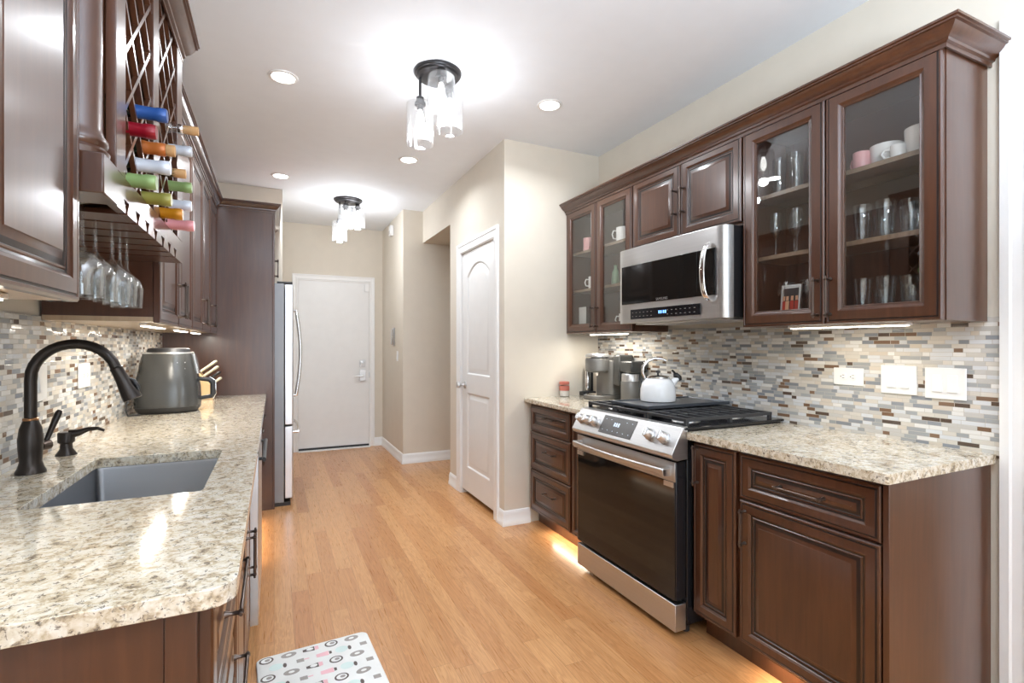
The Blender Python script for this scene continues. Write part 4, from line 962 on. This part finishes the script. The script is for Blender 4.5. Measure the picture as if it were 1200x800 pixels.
for y, z, tip, mat, ck, lab in BT:
    b = tip-0.285
    t = thing('wine_bottle', lab, 'bottle', (b, y, z), 'bottles lying in the wine rack')
    r = 0.0165
    obj('glass_body', MB().lathe([(0.029, b), (0.0325, b+0.006), (0.0325, b+0.150), (0.030, b+0.172), (0.018, b+0.195), (0.0145, b+0.215), (0.0145, b+0.270)], (0, y, z), 'x', 24), 'drink_glass' if (ck and mat == 'cork') else 'wine_glass_dark', t)
    s = b+0.205
    if mat == 'cork':
        obj('cork', MB().lathe([(0.0125, tip-0.045), (0.0145, tip-0.040), (0.0150, tip-0.002), (0.0135, tip)], (0, y, z), 'x', 18), 'cork', t)
        if ck: obj('neck_ring', MB().lathe([(0.0152, tip-0.060), (0.0160, tip-0.057), (0.0160, tip-0.048), (0.0150, tip-0.045)], (0, y, z), 'x', 18), 'chrome', t)
    else:
        e_ = tip-0.022 if ck else tip
        obj('capsule', MB().lathe([(0.0195, s), (0.0175, s+0.012), (0.0170, e_-0.026), (0.0186, e_-0.022), (0.0186, e_-0.004), (0.0165, e_)], (0, y, z), 'x', 20), mat, t)
        if ck: obj('stopper', MB().lathe([(0.0155, e_+0.0005), (0.0165, e_+0.003), (0.0165, tip-0.001), (0.014, tip)], (0, y, z), 'x', 18), 'cork', t)

# hanging stemware, upside down in the slots
def hang():
    pr = stem(0.215, 0.043, 0.034, bowl=0.50, mouth=0.92)
    return MB().lathe([(r, -h) for r, h in pr], n=28)
HZ = WZ0+0.0055
HG = [(-0.405, slots[0], 'nearest'), (-0.408, slots[1], 'second'), (-0.40, slots[2], 'third'), (-0.407, slots[3], 'fourth'), (-0.414, slots[4], 'fifth'), (-0.515, slots[1], 'nearest rear'), (-0.52, slots[2], 'second rear')]
for x, y, wd in HG:
    place('hanging', hang, 'drink_glass', (x, y, HZ), 'wine_glass', '%s wine glass hanging upside down from the stemware rack' % wd, 'glass', 'wine glasses hanging below the wine rack')

# ------------------------------------------------------------------ tall panel, cabinet over the fridge, fridge
t = thing('fridge_side_panel', 'tall dark cherry panel with crown enclosing the fridge', 'panel', (-0.37, 4.43, 0))
obj('panel', bx(-0.737, -0.012, 4.420, 4.440, 0, 2.345), 'cherry_wood', t, 0.001)
obj('edge_strip', bx(-0.0118, 0.004, 4.418, 4.446, 0, 2.345), 'cherry_wood', t, 0.002)
obj('crown', MB().sweep([(-0.737, 4.4195), (0.003, 4.4195), (0.003, 5.285)][::-1], [(-o, h) for o, h in CR2], 2.342), 'cherry_wood', t, angle=30)
t = thing('wall_cabinet', 'double-door cherry cabinet mounted above the fridge', 'cabinet', (-0.37, 4.86, 1.86))
obj('body', bx(-0.737, -0.022, 4.447, 5.285, 1.855, 2.340), 'cherry_wood', t)
for y0, y1, p in ((4.450, 4.862, 4.838), (4.868, 5.282, 4.892)):
    o = front('door', t, 1, -0.0215, y0, y1, 1.858, 2.325); pull(o, 1, 0.0005, (p, 1.965), 0.155)
t = thing('refrigerator', 'stainless french-door refrigerator with bottom freezer drawer', 'refrigerator', (-0.3, 4.86, 0))
F0, F1 = 4.470, 5.262
obj('body', bx(-0.70, 0.072, F0, F1, 0.03, 1.795), 'fridge_side', t, 0.004)
for y in (F0+0.01, F1-0.08): obj('hinge_cover', bx(0.02, 0.135, y, y+0.07, 1.7955, 1.812), 'black_plastic', t, 0.003)
obj('base_grille', bx(-0.65, 0.120, F0+0.01, F1-0.01, 0.0, 0.0295), 'black_plastic', t)
yc = (F0+F1)/2
def fdoor(y0, y1, z0, z1):
    n = 10; pts = [(0.078, y0), (0.078, y1)]
    for k in range(n+1):
        f = k/n; pts.append((0.135+0.012*(1-(2*f-1)**4), y1+(y0-y1)*f))
    return MB().prism(pts, 'z', z0, z1)
def bow(parent, y0, z0, y1, z1, out):
    mb = MB(); pts = []
    for k in range(15):
        f = k/14; s = math.sin(PI*f); pts.append((0.148+0.028+out*s, y0+(y1-y0)*f, z0+(z1-z0)*f))
    mb.tube([(0.140, y0, z0)]+pts+[(0.140, y1, z1)], [0.010]+[0.0125]*15+[0.010], 12)
    obj('door_handle', mb, 'chrome', parent)
a = obj('door', fdoor(F0+0.002, yc-0.002, 0.655, 1.790), 'steel_fridge', t, 0.004); bow(a, yc-0.045, 0.86, yc-0.045, 1.60, 0.035)
a = obj('door', fdoor(yc+0.002, F1-0.002, 0.655, 1.790), 'steel_fridge', t, 0.004); bow(a, yc+0.045, 0.86, yc+0.045, 1.60, 0.035)
a = obj('freezer_drawer', fdoor(F0+0.002, F1-0.002, 0.06, 0.640), 'steel_fridge', t, 0.004); bow(a, F0+0.07, 0.585, F1-0.07, 0.585, 0.020)

# ------------------------------------------------------------------ hall wall things
t = thing('intercom', 'grey wall intercom handset on the hall wall', 'intercom', (1.27, 5.96, 1.30))
obj('backplate', bx(1.262, 1.2745, 5.91, 6.01, 1.29, 1.50), 'nickel', t, 0.005)
obj('handset', bx(1.238, 1.2615, 5.93, 5.975, 1.30, 1.485), 'chrome', t, 0.008)
obj('screen', bx(1.2595, 1.2618, 5.98, 6.005, 1.38, 1.45), 'black_plastic', t)
t = thing('alarm_sensor', 'small white sensor box high on the hall wall', 'sensor', (1.27, 6.05, 2.60))
obj('housing', bx(1.235, 1.2745, 5.98, 6.08, 2.59, 2.71), 'white_plastic', t, 0.008)
obj('lens', bx(1.2335, 1.2348, 6.0, 6.06, 2.61, 2.65), 'ceramic_white', t)

# ------------------------------------------------------------------ ceiling lights
def downlight(label, x, y, power=6.5):
    t = thing('recessed_downlight', label, 'ceiling light', (x, y, ZC-0.006), 'recessed ceiling lights')
    obj('trim_ring', MB().lathe([(0.058, ZC-0.0005), (0.078, ZC-0.0005), (0.076, ZC-0.005), (0.062, ZC-0.007), (0.058, ZC-0.003)], (x, y, 0), n=36, cap0=False, cap1=False), 'white_plastic', t)
    obj('lens', MB().lathe([(0.0575, ZC-0.0006), (0.0575, ZC-0.0022)], (x, y, 0), n=36), 'downlight_glow', t)
    area('downlight_lamp', (x, y, ZC-0.012), (0, 0, 0), 0.11, 0.11, power, NEUT, 'DISK', 2.6)
downlight('recessed ceiling light above the left counter, nearest the camera', 0.046, 3.063)
downlight('recessed ceiling light near the pantry corner on the right', 1.538, 2.722)
downlight('recessed ceiling light between the two bronze fixtures', 0.973, 4.005)
downlight('recessed ceiling light in front of the wall above the fridge', 0.052, 4.866)
# downlights that light the near part of the room
def fixture(label, x, y, r, spots, power):
    t = thing('ceiling_fixture', label, 'ceiling light', (x, y, ZC-0.03), 'bronze three-shade ceiling fixtures')
    obj('canopy', MB().lathe([(r, ZC-0.0005), (r, ZC-0.010), (r*0.97, ZC-0.016), (r*0.92, ZC-0.018), (r*0.90, ZC-0.026), (r*0.86, ZC-0.030), (0.02, ZC-0.031)], (x, y, 0), n=48), 'bronze_fixture', t)
    obj('finial', MB().lathe([(0.007, ZC-0.0312), (0.008, ZC-0.040), (0.003, ZC-0.044)], (x, y, 0), n=14), 'bronze_fixture', t)
    for dx, dy, top, sh in spots:
        X, Y = x+dx, y+dy; zt = ZC-top
        rd = obj('rod', MB().cyl((X, Y, ZC-0.031), (X, Y, zt+0.034), 0.0075, n=12), 'bronze_fixture', t)
        obj('socket_cup', MB().lathe([(0.010, zt+0.034), (0.021, zt+0.028), (0.023, zt+0.002), (0.030, zt-0.002), (0.030, zt-0.012), (0.017, zt-0.013), (0.017, zt-0.040)], (X, Y, 0), n=24), 'bronze_fixture', t)
        obj('glass_shade', MB().lathe([(0.026, zt-0.003), (0.068, zt-0.004), (0.073, zt-0.010), (0.073, zt-sh), (0.0705, zt-sh), (0.0705, zt-0.012), (0.066, zt-0.0075), (0.026, zt-0.0065)], (X, Y, 0), n=40, cap0=False, cap1=False), 'shade_glass', t)
        obj('bulb', MB().lathe([(0.010, zt-0.0405), (0.014, zt-0.055), (0.021, zt-0.085), (0.020, zt-0.110), (0.010, zt-0.135), (0.003, zt-0.142)], (X, Y, 0), n=20), 'bulb_glow', t)
        l = bpy.data.lights.new('bulb_lamp', 'POINT'); l.energy = power; l.shadow_soft_size = 0.03; l.color = (0.92, 0.95, 1.0)
        lo = bpy.data.objects.new('bulb_lamp', l); COL.objects.link(lo); lo.location = (X, Y, zt-sh+0.012)
cv = Vector((math.cos(YAW), -math.sin(YAW))); dv2 = Vector((math.sin(YAW), math.cos(YAW)))   # across and away, seen from the kitchen end
def off(a, d): q = cv*a+dv2*d; return q.x, q.y
fixture('three-shade bronze ceiling fixture over the kitchen aisle, nearer the camera', 0.805, 2.657, 0.127,
        [(*off(-0.096, 0.0), 0.165, 0.225), (*off(0.030, -0.085), 0.062, 0.235), (*off(0.055, 0.085), 0.060, 0.225)], 3.0)
fixture('three-shade bronze ceiling fixture in the hall before the far door', 0.683, 5.375, 0.14,
        [(*off(-0.080, -0.02), 0.225, 0.205), (*off(-0.008, -0.06), 0.085, 0.22), (*off(0.082, 0.05), 0.062, 0.22)], 5.0)

# toe-kick lights: warm strips under the base cabinets
def toe(label, x, y0, y1, power):
    t = thing('toe_kick_light', label, 'light', (x, (y0+y1)/2, 0.085), 'lit strips under the base cabinets')
    obj('housing', bx(x-0.012, x+0.012, y0, y1, 0.092, 0.1015), 'white_plastic', t)
    obj('diffuser', bx(x-0.009, x+0.009, y0+0.005, y1-0.005, 0.0895, 0.0918), 'strip_glow', t)
    area('toe_lamp', (x, (y0+y1)/2, 0.086), (0, 0, 0), 0.02, (y1-y0)*0.9, power, (1.0, 0.80, 0.56))
toe('warm lit strip under the three-drawer cabinet left of the range', 1.745, 2.60, 3.05, 0.5)
toe('warm lit strip under the large-door cabinet at the doorway end', 1.745, 1.00, 1.38, 0.45)
toe('warm lit strip under the left base cabinet before the fridge panel', -0.150, 3.30, 4.20, 0.9)

# ------------------------------------------------------------------ floor mat with printed motifs
t0 = Vector((0.178, 1.935, 0.0))
mb = MB(); rot = math.radians(3.5)
def mp(x, y): return (t0.x+x*math.cos(rot)-y*math.sin(rot), t0.y+x*math.sin(rot)+y*math.cos(rot))
HWm, HLm = 0.222, 0.40
outline = rrect(-HWm, HWm, -HLm, HLm, (0.03,)*4)
mb.loft([[(*mp(x*k, y*k), z) for x, y in outline] for k, z in ((1, 0.0006), (1, 0.008), (0.985, 0.012))])
def flat(pts, mi, z=0.0121):
    mb.mi = mi; mb.loft([[(*mp(x, y), h) for x, y in pts] for h in (z-0.0004, z+0.0003)])
def ellipse(cx, cy, rx, ry, a=0.0, n=18): return [(cx+rx*math.cos(t)*math.cos(a)-ry*math.sin(t)*math.sin(a), cy+rx*math.cos(t)*math.sin(a)+ry*math.sin(t)*math.cos(a)) for t in [2*PI*k/n for k in range(n)]]
def inr(pts): return all(abs(x) < HWm-0.006 and abs(y) < HLm-0.006 for x, y in pts)
def safe(pts, mi, z):
    if inr(pts): flat(pts, mi, z)
z1_, z2_, z3_ = 0.0121, 0.0128, 0.0135
random.seed(3); kk = 0
for j in range(13):
    for i in range(6):
        cx, cy = -0.185+i*0.084+(0.042 if j % 2 else 0), 0.366-j*0.062
        k = (i*2+j*3) % 6; a = random.uniform(-0.3, 0.3)
        if k == 0: safe(ellipse(cx, cy, 0.027, 0.023), 1, z1_); safe(ellipse(cx, cy, 0.020, 0.016), 0, z2_); safe(ellipse(cx+0.004, cy, 0.010, 0.008), 3, z3_)
        elif k == 1: safe([(cx-0.026, cy-0.012), (cx+0.022, cy-0.016), (cx+0.022, cy+0.014), (cx-0.026, cy+0.010)], 2, z1_); safe([(cx+0.024, cy-0.012), (cx+0.034, cy-0.010), (cx+0.034, cy+0.008), (cx+0.024, cy+0.010)], 1, z1_)
        elif k == 2: safe(ellipse(cx, cy, 0.030, 0.018, a), 3, z1_); safe(ellipse(cx, cy, 0.011, 0.007, a), 0, z2_)
        elif k == 3: safe(ellipse(cx-0.01, cy, 0.026, 0.022), 4, z1_); safe(ellipse(cx+0.022, cy-0.004, 0.007, 0.015), 1, z2_)
        elif k == 4: safe([(cx-0.030, cy-0.010), (cx+0.016, cy-0.016), (cx+0.016, cy+0.014), (cx-0.030, cy+0.006)], 1, z1_); safe(ellipse(cx-0.002, cy, 0.014, 0.009), 0, z2_); safe([(cx+0.017, cy-0.016), (cx+0.032, cy-0.012), (cx+0.032, cy+0.012), (cx+0.017, cy+0.014)], 2, z1_)
        else: safe([(cx-0.018, cy-0.011), (cx+0.010, cy-0.013), (cx+0.010, cy+0.011), (cx-0.018, cy+0.011)], 3, z1_); safe([(cx+0.011, cy-0.003), (cx+0.030, cy-0.003), (cx+0.030, cy+0.003), (cx+0.011, cy+0.003)], 2, z1_)
tag(obj('kitchen_mat', mb, ['mat_white', 'print_brown', 'print_pink', 'print_grey', 'print_mint'], None, 0, 40, t0), 'white floor mat printed with pink and brown coffee motifs beside the left drawers', 'mat')
